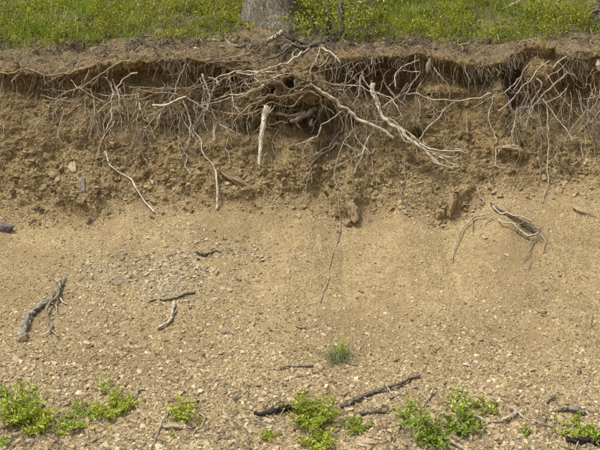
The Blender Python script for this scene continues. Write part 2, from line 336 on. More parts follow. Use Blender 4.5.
lw = sst(7.0, 7.7, SS[dense]) * (1 - sst(8.8, 9.4, SS[dense])); d += lw * (.035 * fbm(Q * 8, 3, 15) + .018 * fbm(Q * 24, 2, 16))
d += sw * (.04 * fbm(Q * np.array([1.5, 1.0, 1.0]), 2, 30) + .011 * fbm(Q * np.array([7, 2.5, 2.5]), 3, 33) + .004 * fbm(Q * 38, 2, 36))
d += tw * (.055 * fbm(Q * 1.6, 3, 40) + .034 * fbm(Q * 7, 3, 44) + .014 * fbm(Q * 26, 3, 47))
P1 = P0.copy(); P1[dense] += N0[dense] * d[:, None]
farw = (S >= 11.4)[:, None] & np.ones(nx, bool)[None]; Q = P0[farw]
P1[farw] += N0[farw] * (.5 * fbm(Q * .25, 3, 50) * sst(11.4, 12.2, SS[farw]))[:, None]
NRM = normals(P1)
idx = np.arange(nr * nx).reshape(nr, nx)
FQ = np.stack([idx[:-1, :-1], idx[:-1, 1:], idx[1:, 1:], idx[1:, :-1]], -1)
cs = SS[:-1, :-1] + .16 * fbm(P0[:-1, :-1] * 3, 3, 60) * (SS[:-1, :-1] < 7)
cls = np.where(cs < 4.15, 0, np.where(SS[:-1, :-1] < 8.5, 1, np.where(SS[:-1, :-1] < 10.05 + .4 * fbm(P0[:-1, :-1] * 4, 2, 62), 2, 3)))
def sub(name, c, m):
    q = FQ[cls == c]; u, inv = np.unique(q.ravel(), return_inverse=True)
    me = mesh_np(name, P1.reshape(-1, 3)[u], inv.reshape(-1, 4), m, None, True); return link(name, me, kind='structure')
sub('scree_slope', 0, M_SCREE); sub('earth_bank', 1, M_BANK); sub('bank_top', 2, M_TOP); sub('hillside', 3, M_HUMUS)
gx, gy = np.meshgrid(np.linspace(-500, 500, 41), np.concatenate([np.linspace(-500, -20, 20), np.linspace(-15, -3.0, 10)]))
gm = np.stack([gx, gy, gx * 0 - .02], -1); gi = np.arange(gx.size).reshape(gx.shape)
link('ground', mesh_np('ground', gm.reshape(-1, 3), np.stack([gi[:-1, :-1], gi[:-1, 1:], gi[1:, 1:], gi[1:, :-1]], -1).reshape(-1, 4), M_ROAD, None, True), kind='structure')

def bvh(P, r, c):
    A = P[::r, ::c]; h, w_ = A.shape[:2]; ii = np.arange(h * w_).reshape(h, w_)
    q = np.stack([ii[:-1, :-1], ii[:-1, 1:], ii[1:, 1:], ii[1:, :-1]], -1).reshape(-1, 4)
    return BVHTree.FromPolygons(A.reshape(-1, 3).tolist(), q.tolist())
sel = (S < 12.2); B_REF = bvh(REF[sel], 4, 4); B_FIN = bvh(P1[sel][:, 30:-30], 2, 2)
def ray(px, py): return Vector(((px - 300) / F, 1, -(py - 225) / F))
def hit(px, py, b=None):
    dr = ray(px, py); loc, n, i, t = (b or B_FIN).ray_cast(Vector(CAM), dr)
    if loc is None: loc = Vector(CAM) + dr * 9.5; n = Vector((0, -1, 0))
    return np.array(loc), np.array(n)
def ppm(Y): return (Y + 9) / F                                             # metres per photo pixel at depth Y

# ------------------------------------------------------------------ tree, shrub
def empty(name, loc, label=None, cat=None, group=None):
    o = bpy.data.objects.new(name, None); COL.objects.link(o); o.location = loc; o.empty_display_size = .1
    if label: o['label'] = label
    if cat: o['category'] = cat
    if group: o['group'] = group
    return o
def tag(o, label, cat, group=None):
    o['label'] = label; o['category'] = cat
    if group: o['group'] = group
    return o

def leaves(n, base, dirs, size, asp=.45, fold=.35, droop=.3):
    """n folded six-point leaves: base (n,3), dirs (n,3), size (n,)"""
    dirs = dirs / (np.linalg.norm(dirs, axis=1)[:, None] + 1e-9)
    up = np.tile([0, 0, 1.0], (n, 1)) + RNG.normal(0, .45, (n, 3)); sd_ = np.cross(dirs, up); sd_ /= np.linalg.norm(sd_, axis=1)[:, None] + 1e-9
    nn = np.cross(sd_, dirs); s = size[:, None]
    mid = lambda a, bside, lift: base + dirs * s * a + sd_ * s * bside + nn * s * lift
    V = np.stack([base, mid(.35, asp * .5, fold * .2), mid(.75, asp * .4, fold * .2 - droop * .12), mid(1.0, 0, -droop * .3), mid(.75, -asp * .4, fold * .2 - droop * .12), mid(.35, -asp * .5, fold * .2)], 1)
    i = np.arange(n)[:, None] * 6
    Qd = np.concatenate([i + [0, 1, 2, 3], i + [0, 3, 4, 5]], 0)
    return V.reshape(-1, 3), Qd

tb, _ = hit(268, 27); s_ = ppm(tb[1] + .3); tc_ = tb + np.array([0, .28, -.25])
tree = empty('tree', tc_, 'broad grey tree trunk standing in grass at the bank edge', 'tree')
hgt = np.array([0, .12, .25, .4, .6, 1.0, 1.8, 3.0, 4.5, 6.0, 7.0]); rr = np.array([.66, .50, .41, .345, .305, .29, .28, .26, .22, .17, .12])
hh = np.linspace(0, 7, 160); ra = np.interp(hh, hgt, rr); th = np.linspace(0, 2 * np.pi, 72, endpoint=False)
A, H = np.meshgrid(th, hh)
flare = 1 + .17 * np.sin(5 * A + .7 + .6 * np.sin(2 * A)) * np.exp(-H * 2.6)
bk = np.stack([np.cos(A) * 5.5, np.sin(A) * 5.5, H * 1.7], -1); rad = ra[:, None] * flare + .018 * (np.abs(fbm(bk, 3, 70)) - .3) * 1.6
V = np.stack([np.cos(A) * rad + .02 * H, np.sin(A) * rad, H], -1); ii = np.arange(160 * 72).reshape(160, 72); jj = np.roll(ii, -1, 1)
link('trunk', mesh_np('trunk', V.reshape(-1, 3), np.stack([ii[:-1], jj[:-1], jj[1:], ii[1:]], -1).reshape(-1, 4), M_BARK, None, True), tree)
for a, z0, L_ in [(.3, 2.6, 1.3), (2.6, 3.4, 1.1), (4.4, 4.3, 1.4), (1.2, 5.2, 1.0), (3.4, 5.9, .9), (5.4, 6.4, .8)]:
    dv = np.array([math.cos(a), math.sin(a), .25]); pts = catmull([dv * .1 + [0, 0, z0], dv * L_ * .5 + [0, 0, z0 + .05], dv * L_ + [.05, .1, z0 - .05]], .06)
    pts += .03 * pn(pts * 4, 71)[:, None]; v_, q_ = tube(pts, np.linspace(.045, .01, len(pts)), 8)
    link('limb', mesh_np('limb', v_, q_, M_BARK, None, True), tree)
mv, mq = leaves(160, np.array([.27, -.15, .40]) + RNG.normal(0, .05, (160, 3)), RNG.normal(0, 1, (160, 3)), RNG.uniform(.02, .05, 160))
link('moss', mesh_np('moss', mv, mq, M_COVER, np.repeat(RNG.uniform(0, .5, 160), 6)), tree, kind='stuff')

def woody_plant(name, label, cat, base, stems, n_leaf, size, m, leafr=.10, group=None, tint=(.1, 1), drop=0, stem_mat=None):
    """stems: list of (points, r0, r1) in metres relative to base"""
    e = empty(name, base, label, cat, group); pts_all = []
    for pts, r0, r1 in stems:
        p = catmull(pts, .03); p = p + .012 * np.stack([pn(p * 7, 80), pn(p * 7, 81), pn(p * 7, 82)], -1)
        v_, q_ = tube(p, np.linspace(r0, r1, len(p)), 6); link('stem', mesh_np('stem', v_, q_, stem_mat or M_ROOT_DARK, None, True), e)
        t = np.linspace(0, 1, len(p)); pts_all.append(p[t >= drop])
    pa = np.concatenate(pts_all); b_ = pa[RNG.integers(0, len(pa), n_leaf)] + RNG.normal(0, leafr, (n_leaf, 3)) * [1, 1, .7]
    dr = RNG.normal(0, 1, (n_leaf, 3)) + [0, -.2, .35]; sz = size * RNG.uniform(.6, 1.3, n_leaf)
    b_[:, 2] = np.maximum(b_[:, 2], .005)
    v_, q_ = leaves(n_leaf, b_, dr, sz)
    clump = .5 + .5 * pn(b_ * 9, 85); tt = np.clip(tint[0] + (tint[1] - tint[0]) * (.5 * clump + .5 * RNG.uniform(0, 1, n_leaf)), 0, 1)
    link('foliage', mesh_np('foliage', v_, q_, m, np.repeat(tt, 6)), e, kind='stuff')
    return e
sb, _ = hit(330, 40); sb = sb + np.array([0, .06, -.04])
woody_plant('shrub', 'leafy green shrub with dark lichened stems right of the tree trunk', 'shrub', sb,
            [([(-.02, 0, 0), (-.01, .02, .3), (-.04, .05, .8), (.02, .08, 1.5)], .036, .02), ([(.09, .05, 0), (.13, .08, .3), (.12, .1, .8), (.2, .15, 1.4)], .045, .025),
             ([(-.08, .02, 0), (-.18, .0, .22), (-.26, -.02, .5), (-.36, 0, .9)], .014, .006), ([(-.05, 0, .05), (-.02, -.1, .25), (-.12, -.12, .5)], .008, .003), ([(.12, .0, .05), (.25, -.04, .25), (.36, -.05, .6)], .012, .004),
             ([(.05, -.02, 0), (.09, -.1, .2), (.06, -.1, .45)], .008, .003), ([(-.1, 0, .0), (-.28, -.06, .12), (-.38, -.1, .3)], .008, .003), ([(.1, 0, 0), (.35, .05, .2), (.5, .1, .5)], .01, .004)],
            1300, .042, M_LEAF, .075, tint=(.1, 1), drop=.25)
sb2, _ = hit(212, 8)
for px, py, lab in [(206, 10, 'bushy low yellow-green shrub in the grass left of the tree trunk'), (574, 20, 'spreading yellow-green bilberry bush beside the dark stump-shaped form')]:
    b_, _ = hit(px, py + 4)
    woody_plant('shrub', lab, 'shrub', b_, [([(0, 0, 0), (math.cos(a) * .12, math.sin(a) * .12, .14), (math.cos(a) * .3, math.sin(a) * .3, .24)], .006, .002) for a in np.arange(0, 6.2, .8)], 700, .032, M_COVER, .06, tint=(.2, .95))

# ------------------------------------------------------------------ grass and ground cover on the hillside
def on_grid(n, s0, s1, x0=-4.4, x1=4.4):
    """n random points on the sheet, uniform in area"""
    r0, r1 = np.searchsorted(S, s0), min(np.searchsorted(S, s1), nr - 2); c0, c1 = np.searchsorted(xs, x0), np.searchsorted(xs, x1)
    A = P1[r0:r1 + 1, c0:c1 + 1]; ar = np.linalg.norm(np.cross(A[:-1, 1:] - A[:-1, :-1], A[1:, :-1] - A[:-1, :-1]), axis=-1).ravel()
    k = RNG.choice(len(ar), n, p=ar / ar.sum()); r, c = k // (c1 - c0) + r0, k % (c1 - c0) + c0
    u, v = RNG.uniform(0, 1, (2, n)); u, v = u[:, None], v[:, None]
    p = P1[r, c] * (1 - u) * (1 - v) + P1[r, c + 1] * u * (1 - v) + P1[r + 1, c] * (1 - u) * v + P1[r + 1, c + 1] * u * v
    return p, NRM[r, c], SS[r, c]
def blades(base, h, lean, width, tint):
    n = len(base); a = RNG.uniform(0, 2 * np.pi, n); dx_ = np.stack([np.cos(a), np.sin(a), a * 0], 1)
    sa = a + np.pi / 2 + RNG.normal(0, .5, n); sd_ = np.stack([np.cos(sa), np.sin(sa), sa * 0], 1); h = h[:, None]; wd = width[:, None]
    up = np.array([0, 0, 1.0]); L_ = lean[:, None]
    c = [base, base + up * h * .45 + dx_ * h * L_ * .25, base + up * h * .8 + dx_ * h * L_ * .65, base + up * h * (1 - .35 * L_) + dx_ * h * L_ * 1.15]
    ws = [1, .85, .55, .12]
    V = np.stack([x for k in range(4) for x in (c[k] - sd_ * wd * ws[k] * .5, c[k] + sd_ * wd * ws[k] * .5)], 1)
    i = np.arange(n)[:, None] * 8; Qd = np.concatenate([i + [k, k + 1, k + 3, k + 2] for k in (0, 2, 4)], 0)
    return V.reshape(-1, 3), Qd, np.repeat(tint, 8)
p, n_, s__ = on_grid(190000, 9.3, 12.05, -6.5, 6.5); pxx, pyy = proj(p)
gl = np.interp(pxx, *GRS.T)
dn = .5 + .6 * fbm(p * np.array([1.2, 1.2, 1]), 2, 90)
edge = np.maximum(sst(0, 9, gl + 3 - pyy + 9 * fbm(p * 4, 2, 91)), .05 * sst(-14, -4, gl - pyy))
grassy = np.exp(-((pxx - 65) / 55) ** 2) + np.exp(-((pxx - 455) / 60) ** 2) + .35
keep = (RNG.uniform(0, 1, len(p)) < np.clip(edge * np.clip(dn * 1.6 - .1, .06, 1) * np.clip(grassy, 0, 1), 0, 1)); gp = p[keep]
near_tree = np.hypot(gp[:, 0] - tc_[0], gp[:, 1] - tc_[1]) > .44; gp = gp[near_tree]
hh_ = RNG.gamma(5, .026, len(gp)) * (.7 + .5 * pn(gp * 1.5, 92)) * (.75 + .6 * np.exp(-((proj(gp)[0] - 65) / 60) ** 2) + .3 * np.exp(-((proj(gp)[0] - 455) / 60) ** 2)) + .02
v_, q_, t_ = blades(gp, hh_, RNG.uniform(.1, .9, len(gp)), RNG.uniform(.004, .009, len(gp)), np.clip(.42 + .3 * pn(gp * 2.2, 93) + RNG.normal(0, .2, len(gp)), 0, 1))
link('grass', mesh_np('grass', v_, q_, M_GRASS, t_), kind='stuff')
p, n_, s__ = on_grid(60000, 9.7, 12.05, -6.5, 6.5); pxx, pyy = proj(p); gl = np.interp(pxx, *GRS.T)
dn = fbm(p * np.array([1.7, 1.7, 1]), 3, 95)
keep = (dn > -.10) & (RNG.uniform(0, 1, len(p)) < sst(-1, 8, gl + 2 - pyy + 9 * fbm(p * 4, 2, 96))) & (np.hypot(p[:, 0] - tc_[0], p[:, 1] - tc_[1]) > .36)
cp = p[keep]; cp = np.repeat(cp, 8, 0); n = len(cp); hgt_ = .02 + .24 * np.clip(.45 + 1.3 * fbm(cp * 4.5, 2, 97), 0, 1.3)
cp = cp + RNG.normal(0, .03, (n, 3)) * [1, 1, 0] + np.stack([np.zeros(n), np.zeros(n), hgt_ * RNG.uniform(.1, 1, n)], 1)
v_, q_ = leaves(n, cp, RNG.normal(0, 1, (n, 3)) + [0, -.3, .3], RNG.uniform(.013, .038, n), .55)
tt = np.clip(.48 + .55 * pn(cp * 3.5, 98) + RNG.normal(0, .18, n), 0, 1)
link('ground_cover', mesh_np('ground_cover', v_, q_, M_COVER, np.repeat(tt, 6)), kind='stuff')

# dead litter: dry grass, bark crumbs and twigs on the bare band of the bank top
def strands(base, nrm, ln, wd, tint, lift=.25):
    n = len(base); t1 = RNG.normal(0, 1, (n, 3)); t1 -= nrm * (t1 * nrm).sum(1)[:, None] * (1 - lift); t1 /= np.linalg.norm(t1, axis=1)[:, None]
    sdv = np.cross(t1, nrm); sdv /= np.linalg.norm(sdv, axis=1)[:, None] + 1e-9; bend = RNG.normal(0, .25, n)[:, None]; ln = ln[:, None]; wd = wd[:, None]
    c = [base - t1 * ln * .5, base + sdv * bend * ln * .5 + nrm * wd, base + t1 * ln * .5]
    V = np.stack([x for k in range(3) for x in (c[k] - sdv * wd * .5, c[k] + nrm * wd * .8, c[k] + sdv * wd * .5)], 1)
    i = np.arange(n)[:, None] * 9; Qd = np.concatenate([i + [k, k + 1, k + 4, k + 3] for k in (0, 1, 3, 4)], 0)
    return V.reshape(-1, 3), Qd, np.repeat(tint, 9)
p, n_, s__ = on_grid(16000, 8.2, 10.7); k = RNG.uniform(0, 1, len(p)) < np.clip(.35 + fbm(p * 4, 2, 101), .08, 1); p, n_ = p[k], n_[k]
v_, q_, t_ = strands(p + n_ * .004, n_, RNG.gamma(2, .028, len(p)) + .01, RNG.uniform(.002, .006, len(p)), RNG.beta(1.4, 1.6, len(p)), .2)
p2, n2_, s__ = on_grid(24000, 9.0, 10.6); a_, b_ = proj(p2); g_ = np.interp(a_, *GRS.T); k = RNG.uniform(0, 1, len(p2)) < (np.exp(-((b_ - g_ - 3) / 5) ** 2) + .8 * np.exp(-((a_ - 290) / 50) ** 2 - ((b_ - 48) / 8) ** 2)) * np.clip(.1 + 1.6 * fbm(p2 * 3.5, 2, 103), 0, 1); p2, n2_ = p2[k], n2_[k]
v2, q2, t2 = strands(p2 + n2_ * RNG.uniform(.0, .04, (len(p2), 1)), n2_, RNG.gamma(2, .04, len(p2)) + .015, RNG.uniform(.004, .012, len(p2)), RNG.beta(1.1, 3.0, len(p2)), .7)
q_ = np.concatenate([q_, q2 + len(v_)]); v_ = np.concatenate([v_, v2]); t_ = np.concatenate([t_, t2])
p3, n3, s__ = on_grid(9000, 7.75, 8.7); k = RNG.uniform(0, 1, len(p3)) < np.clip(.02 + 1.3 * fbm(p3 * 3, 2, 105), 0, .6); p3 = p3[k]; dn3 = np.tile([0, -.25, -1.0], (len(p3), 1)) + RNG.normal(0, .3, (len(p3), 3)); L3 = RNG.gamma(2, .03, len(p3)) + .01
sd3 = np.cross(dn3, RNG.normal(0, 1, (len(p3), 3))); sd3 /= np.linalg.norm(sd3, axis=1)[:, None]; w3 = RNG.uniform(.001, .0026, len(p3))[:, None]
c3 = [p3, p3 + dn3 * L3[:, None] * .5 + RNG.normal(0, .012, (len(p3), 3)), p3 + dn3 * L3[:, None] + RNG.normal(0, .02, (len(p3), 3))]; f3 = np.cross(dn3, sd3)
V3 = np.stack([x for c in c3 for x in (c - sd3 * w3, c + f3 * w3, c + sd3 * w3)], 1).reshape(-1, 3); i3 = np.arange(len(p3))[:, None] * 9
q_ = np.concatenate([q_] + [i3 + [k_, k_ + 1, k_ + 4, k_ + 3] + len(v_) for k_ in (0, 1, 3, 4)]); v_ = np.concatenate([v_, V3]); t_ = np.concatenate([t_, np.repeat(RNG.beta(1.3, 2, len(p3)), 9)])
link('litter', mesh_np('litter', v_, q_, M_LITTER, t_), kind='stuff')
p, n_, s__ = on_grid(14000, 1.2, 3.2); px_, py_ = proj(p); k = RNG.uniform(0, 1, len(p)) < sst(385, 425, py_ + 14 * pn(p * 2, 102)) * .75 * np.clip(.5 + 1.3 * fbm(p * 2.5, 2, 104), .1, 1) + .012; p, n_ = p[k], n_[k]
v_, q_, t_ = strands(p + n_ * .008, n_, RNG.gamma(2, .042, len(p)) + .012, RNG.uniform(.0025, .006, len(p)), RNG.beta(1.6, 1.3, len(p)), .15)
link('debris', mesh_np('debris', v_, q_, M_LITTER, t_), kind='stuff')

# ------------------------------------------------------------------ loose chips
def chips(p, n_, a, flat, tint, sink=.3, tilt=.35):
    n = len(p); nn = n_ + RNG.normal(0, tilt, (n, 3)); nn /= np.linalg.norm(nn, axis=1)[:, None]
    t1 = RNG.normal(0, 1, (n, 3)); t1 -= nn * (t1 * nn).sum(1)[:, None]; t1 /= np.linalg.norm(t1, axis=1)[:, None]; t2 = np.cross(nn, t1)
    b = a * RNG.uniform(.45, .95, n); c = a * flat
    cor = np.array([(-1, -1, -1), (1, -1, -1), (1, 1, -1), (-1, 1, -1), (-1, -1, 1), (1, -1, 1), (1, 1, 1), (-1, 1, 1)], float)
    J = cor[None] * (1 + RNG.uniform(-.42, .3, (n, 8, 3))); J[:, 4:, :2] *= RNG.uniform(.5, .95, (n, 4, 1)); J[:, 4:, 2] *= RNG.uniform(.1, 1.1, (n, 4))
    V = p[:, None] + t1[:, None] * J[..., :1] * a[:, None, None] * .5 + t2[:, None] * J[..., 1:2] * b[:, None, None] * .5 + nn[:, None] * (J[..., 2:3] + 1 - 2 * sink) * c[:, None, None] * .5
    q = np.array([(4, 5, 6, 7), (0, 1, 5, 4), (1, 2, 6, 5), (2, 3, 7, 6), (3, 0, 4, 7), (3, 2, 1, 0)])
    return V.reshape(-1, 3), (np.arange(n)[:, None, None] * 8 + q[None]).reshape(-1, 4), np.repeat(tint, 8)
p, n_, s__ = on_grid(270000, .6, 4.25, -4.0, 4.0); px_, py_ = proj(p)
dens = .30 + .75 * sst(270, 360, py_ + 40 * pn(p * .8, 110)) + .6 * np.exp(-((px_ - 165) / 80) ** 2 - ((py_ - 275) / 40) ** 2) + .5 * sst(150, 60, px_) * sst(240, 300, py_) + .25 * pn(p * 2.2, 111)
dens *= 1 - .75 * np.exp(-((px_ - 560) / 45) ** 2 - ((py_ - 335) / 22) ** 2)
k = RNG.uniform(0, 1, len(p)) < np.clip(dens * .85, .1, 1); p, n_, py_, px_ = p[k], n_[k], py_[k], px_[k]
a = .008 + np.minimum(RNG.pareto(2.4, len(p)) * .0075, .04) * (.5 + .6 * sst(240, 430, py_)) + .004 * sst(300, 440, py_)
tint = np.clip(.5 + .10 * pn(p * 1.1, 112) + RNG.normal(0, .24, len(p)), 0, .95); tint = np.where(RNG.uniform(0, 1, len(p)) < .03, 1.0, tint)
tint = np.where((RNG.uniform(0, 1, len(p)) < .5 * np.exp(-((px_ - 165) / 55) ** 2 - ((py_ - 270) / 25) ** 2)), .97, tint)
ex, en, es = on_grid(130000, 2.4, 4.1, -3, 1.0); ax_, ay_ = proj(ex); k = RNG.uniform(0, 1, len(ex)) < np.exp(-((ax_ - 165 + .8 * (ay_ - 270)) / 62) ** 2 - ((ay_ - 272) / 26) ** 2) * np.clip(.55 + 1.2 * fbm(ex * 3, 2, 118), 0, 1)
ex, en = ex[k], en[k]; p = np.concatenate([p, ex]); n_ = np.concatenate([n_, en]); a = np.concatenate([a, .012 + np.minimum(RNG.pareto(2.4, len(ex)) * .011, .04)])   # the greyer stony patch
tint = np.concatenate([tint, np.where(RNG.uniform(0, 1, len(ex)) < .55, RNG.uniform(.965, 1, len(ex)), RNG.uniform(.1, .8, len(ex)))])
v_, q_, t_ = chips(p, n_, a, RNG.uniform(.25, .6, len(p)), tint); link('gravel', mesh_np('gravel', v_, q_, M_GRAVEL, t_), kind='stuff')
p, n_, s__ = on_grid(46000, 3.95, 7.6, -4.0, 4.0); px_, py_ = proj(p)
dens = np.clip(.24 + .8 * fbm(p * 3, 2, 115) + .4 * sst(120, 200, py_), .08, 1); k = RNG.uniform(0, 1, len(p)) < dens; p, n_ = p[k], n_[k]
a = .010 + np.minimum(RNG.pareto(2.5, len(p)) * .011, .06)
v_, q_, t_ = chips(p, n_, a, RNG.uniform(.25, .65, len(p)), np.clip(.62 - .32 * sst(2.2, 3.3, p[:, 2]) + .3 * pn(p * 2, 116) + RNG.normal(0, .17, len(p)), 0, 1), .34, .7); link('rubble', mesh_np('rubble', v_, q_, M_RUBBLE, t_), kind='stuff')
RP = [(92, 205, 16, 14), (80, 186, 18, 16), (60, 178, 16, 12), (238, 186, 20, 14), (352, 212, 12, 16), (446, 208, 20, 14), (512, 150, 20, 8), (365, 195, 20, 14), (420, 200, 26, 12), (300, 180, 30, 16), (150, 180, 40, 16), (30, 170, 30, 20), (560, 165, 30, 14), (120, 150, 30, 14)]
p, n_, s__ = on_grid(90000, 3.9, 6.2, -3.8, 3.8); px_, py_ = proj(p); k = RNG.uniform(0, 1, len(p)) < .13 * sum(np.exp(-((px_ - q0) / q2) ** 2 - ((py_ - q1) / q3) ** 2) for q0, q1, q2, q3 in RP); p, n_ = p[k], n_[k]
v_, q_, t_ = chips(p, n_, .014 + np.minimum(RNG.pareto(2.2, len(p)) * .018, .06), RNG.uniform(.3, .7, len(p)), np.clip(RNG.normal(.5, .2, len(p)), 0, .93), .5, .6); link('broken_shale', mesh_np('broken_shale', v_, q_, M_RUBBLE, t_), kind='stuff')
p, n_, s__ = on_grid(9000, 8.3, 10.3, -4.0, 4.0)
v_, q_, t_ = chips(p, n_, RNG.gamma(2, .0045, len(p)) + .005, RNG.uniform(.35, .8, len(p)), np.clip(RNG.normal(.3, .2, len(p)), 0, .85), .4, .5); link('soil_crumbs', mesh_np('soil_crumbs', v_, q_, M_RUBBLE, t_), kind='stuff')

# ------------------------------------------------------------------ stones
def rock_mesh(name, dims, m, seed, sub_=2, cuts=14, rough=.05):
    bm = bmesh.new(); bmesh.ops.create_icosphere(bm, subdivisions=sub_, radius=1)
    V = np.array([v.co for v in bm.verts]); Qf = [[v.index for v in f.verts] for f in bm.faces]; bm.free()
    g = np.random.default_rng(seed); pl = g.normal(size=(cuts, 3)); pl /= np.linalg.norm(pl, axis=1)[:, None]; dd = g.uniform(.5, .92, cuts)
    t = np.min(np.where(V @ pl.T > .05, dd / np.maximum(V @ pl.T, .05), 9), axis=1); V = V * np.minimum(t, 1.05)[:, None]
    V = V + V * (rough * 2 * fbm(V * 2.2, 3, seed % 50) + (rough * 1.2 * (np.round(pn(V * np.array([2.4, 2.4, 3.2]), seed % 37) * 3) / 3) if sub_ > 3 else 0))[:, None]; V = V / np.abs(V).max(0) * np.asarray(dims) * .5
    me = mesh_np(name, V, np.array(Qf), m); return me
def frame_on(n, spin, tilt=(0, 0)):
    q = Vector(n).to_track_quat('Z', 'Y'); return (q.to_matrix() @ Euler((tilt[0], tilt[1], spin)).to_matrix()).to_euler()
def rock(px, py, wpx, hpx, dpx, colour, label, rot=0, cat='stone', name='stone', n=None, sink=.3, group=None, seed=None, sub_=3, off=0):
    """a stone whose long side (wpx) and height in view (hpx) are given in photo pixels; rot turns it in the picture plane"""
    sink = sink + .04 if py < 232 and py > 100 else sink; p, nn = hit(px, py); s = ppm(p[1]); seed = seed if seed is not None else int(px * 7 + py * 13)
    me = rock_mesh(name, (wpx * s, dpx * s, hpx * s), M_STONE[colour], seed, 4, 15, .1)
    o = link(name, me); o.location = p + np.array([0, dpx * s * (sink - .5) - off, 0]) + np.array([0, 0, 0]); o.rotation_euler = Euler((R(random.uniform(-10, 10)), R(rot), R(random.uniform(-12, 12))))
    return tag(o, label, cat, group)
rock(92, 208, 9, 24, 12, 'pale tan', 'pale upright slab of rock at the foot of the bank', -18, sink=.5)
rock(83, 186, 10, 20, 10, 'grey', 'purplish grey slab bedded above the pale upright slab', -12, sink=.55)
rock(74, 170, 9, 18, 10, 'pale tan', 'tan block bedded in the bank above the grey slab', -22, sink=.55)
rock(54, 176, 13, 10, 10, 'ochre', 'small rounded ochre block left of the tan bedded block', 15, sink=.5)
rock(238, 184, 58, 12, 20, 'rusty brown', 'long brown slab slanting out of the bank above a dark gap', 38, sink=.45)
rock(352, 208, 14, 36, 16, 'rusty brown', 'crumbly rust-brown rock standing at the foot of the bank', -14, sink=.45)
rock(347, 224, 9, 12, 10, 'ochre', 'small ochre lump below the crumbly rust-brown rock', 10, sink=.5)
rock(452, 205, 13, 28, 16, 'ochre', 'tall tan block left of the root tangle on the slope', 10, sink=.5)
rock(440, 213, 12, 22, 14, 'ochre', 'squat tan block leaning on the tall tan block', -16, sink=.5)
rock(511, 148, 26, 9, 14, 'ochre', 'brown ledge of rock under the hanging roots', 6, sink=.5)
rock(584, 213, 32, 8, 10, 'ochre', 'long brown stone lying aslant at the slope top', 30, sink=.4)
rock(5, 229, 20, 17, 12, 'dark', 'dark purplish stone at the edge of the slope', 30, sink=.4)
rock(598, 66, 8, 16, 8, 'whitish', 'pale stone held among roots under the turf', 5, sink=.2)
rock(233, 42, 9, 5, 6, 'grey', 'grey stone on the bank top left of the bleached stick', 10, sink=.3)
rock(286, 49, 12, 9, 10, 'grey', 'rounded grey stone gripped by the dark looping root', -10, sink=.1)
rock(216, 42, 10, 6, 8, 'grey', 'grey broken stone at the turf edge left of the tree trunk', 20, sink=.3)
rock(243, 46, 8, 5, 6, 'dark', 'dark earthy stone on the bank top below the tree trunk', -15, sink=.3)
rock(222, 47, 7, 4, 5, 'pale tan', 'small pale stone below the grey broken stone', 12, sink=.25)
rock(196, 49, 8, 4, 5, 'pale tan', 'flat tan stone lying on the bare bank top', 0, sink=.3)
rock(175, 426, 21, 8, 12, 'pale tan', 'flat tan stone under the small leafy plant', 3, sink=.35)
rock(141, 443, 12, 7, 8, 'pale tan', 'pale pointed stone below the pair of crossed twigs', 30, sink=.35)
rock(224, 392, 11, 10, 6, 'pale tan', 'pale triangular stone lying flat on the gravel', 10, sink=.35)
rock(281, 401, 9, 12, 6, 'pale tan', 'pinkish tan stone above the dark rotten log', -15, sink=.35)
rock(298, 393, 9, 5, 5, 'pale tan', 'yellowish small stone right of the pinkish tan stone', 12, sink=.3)
rock(366, 443, 30, 14, 14, 'pale tan', 'broad flat pale stone sunk between the green plants', 4, sink=.45)
rock(467, 364, 9, 5, 6, 'whitish', 'small white stone alone on the open gravel', 0, sink=.25)
rock(69, 367, 7, 8, 6, 'whitish', 'pale stone on the gravel above the left leafy plants', 15, sink=.3)
rock(66, 405, 20, 6, 8, 'ochre', 'long tan stone slanting above the creeping plant', -28, sink=.35)
rock(183, 372, 8, 7, 6, 'ochre', 'rounded tan stone on open gravel above the small leafy plant', 0, sink=.3)
rock(540, 311, 14, 6, 7, 'ochre', 'brownish stone half buried above the bare sandy patch', 10, sink=.4)
rock(225, 333, 10, 5, 6, 'dark', 'dark little stone among gravel right of the forked twigs', 5, sink=.35)
rock(90, 206 + 16, 5, 14, 8, 'dark', 'dark sliver under the pale upright slab', 30, sink=.5)  # dark piece set into the hollow below the slab
rock(293, 257, 6, 8, 5, 'whitish', 'whitish stone on bare earth below the brown slab', 0, sink=.3)
rock(483, 334, 4.5, 5, 4, 'pale tan', 'upright tan pebble on open gravel at mid slope', 0, sink=.2)

MARKS = [(40, 308, 'the forked driftwood log'), (172, 305, 'the T-shaped pair of sticks'), (210, 253, 'the dark twig at mid slope'), (337, 350, 'the grey-green grass tuft'), (380, 390, 'the long dark branch'), (280, 411, 'the rotten dark log'),
         (224, 392, 'the pale triangular stone'), (25, 412, 'the big leafy plant'), (85, 422, 'the creeping plant'), (118, 405, 'the bright seedling clump'), (105, 380, 'the sparse yellowish sprig'), (180, 412, 'the small leafy plant'), (315, 412, 'the dense green plant'),
         (410, 415, 'the pale green plant'), (460, 402, 'the yellow-tipped plant'), (575, 428, 'the trailing plant'), (500, 418, 'the looped stick'), (572, 410, 'the charred wood lump'), (560, 335, 'the bare sandy patch'), (467, 364, 'the small white stone'),
         (540, 311, 'the half-buried brownish stone'), (327, 275, 'the long hanging root'), (456, 250, 'the pale dangling root'), (535, 250, 'the root tangle'), (5, 229, 'the dark purplish stone'), (92, 210, 'the pale upright slab'), (183, 372, 'the rounded tan stone'),
         (69, 367, 'the whitish stone'), (293, 257, 'the whitish lone stone'), (225, 333, 'the dark little stone'), (366, 443, 'the broad flat pale stone'), (584, 213, 'the slanting brown stone'), (483, 334, 'the upright tan pebble'), (130, 260, 'the grey chip patch')]
used_lab = {}
shape_lib = {}
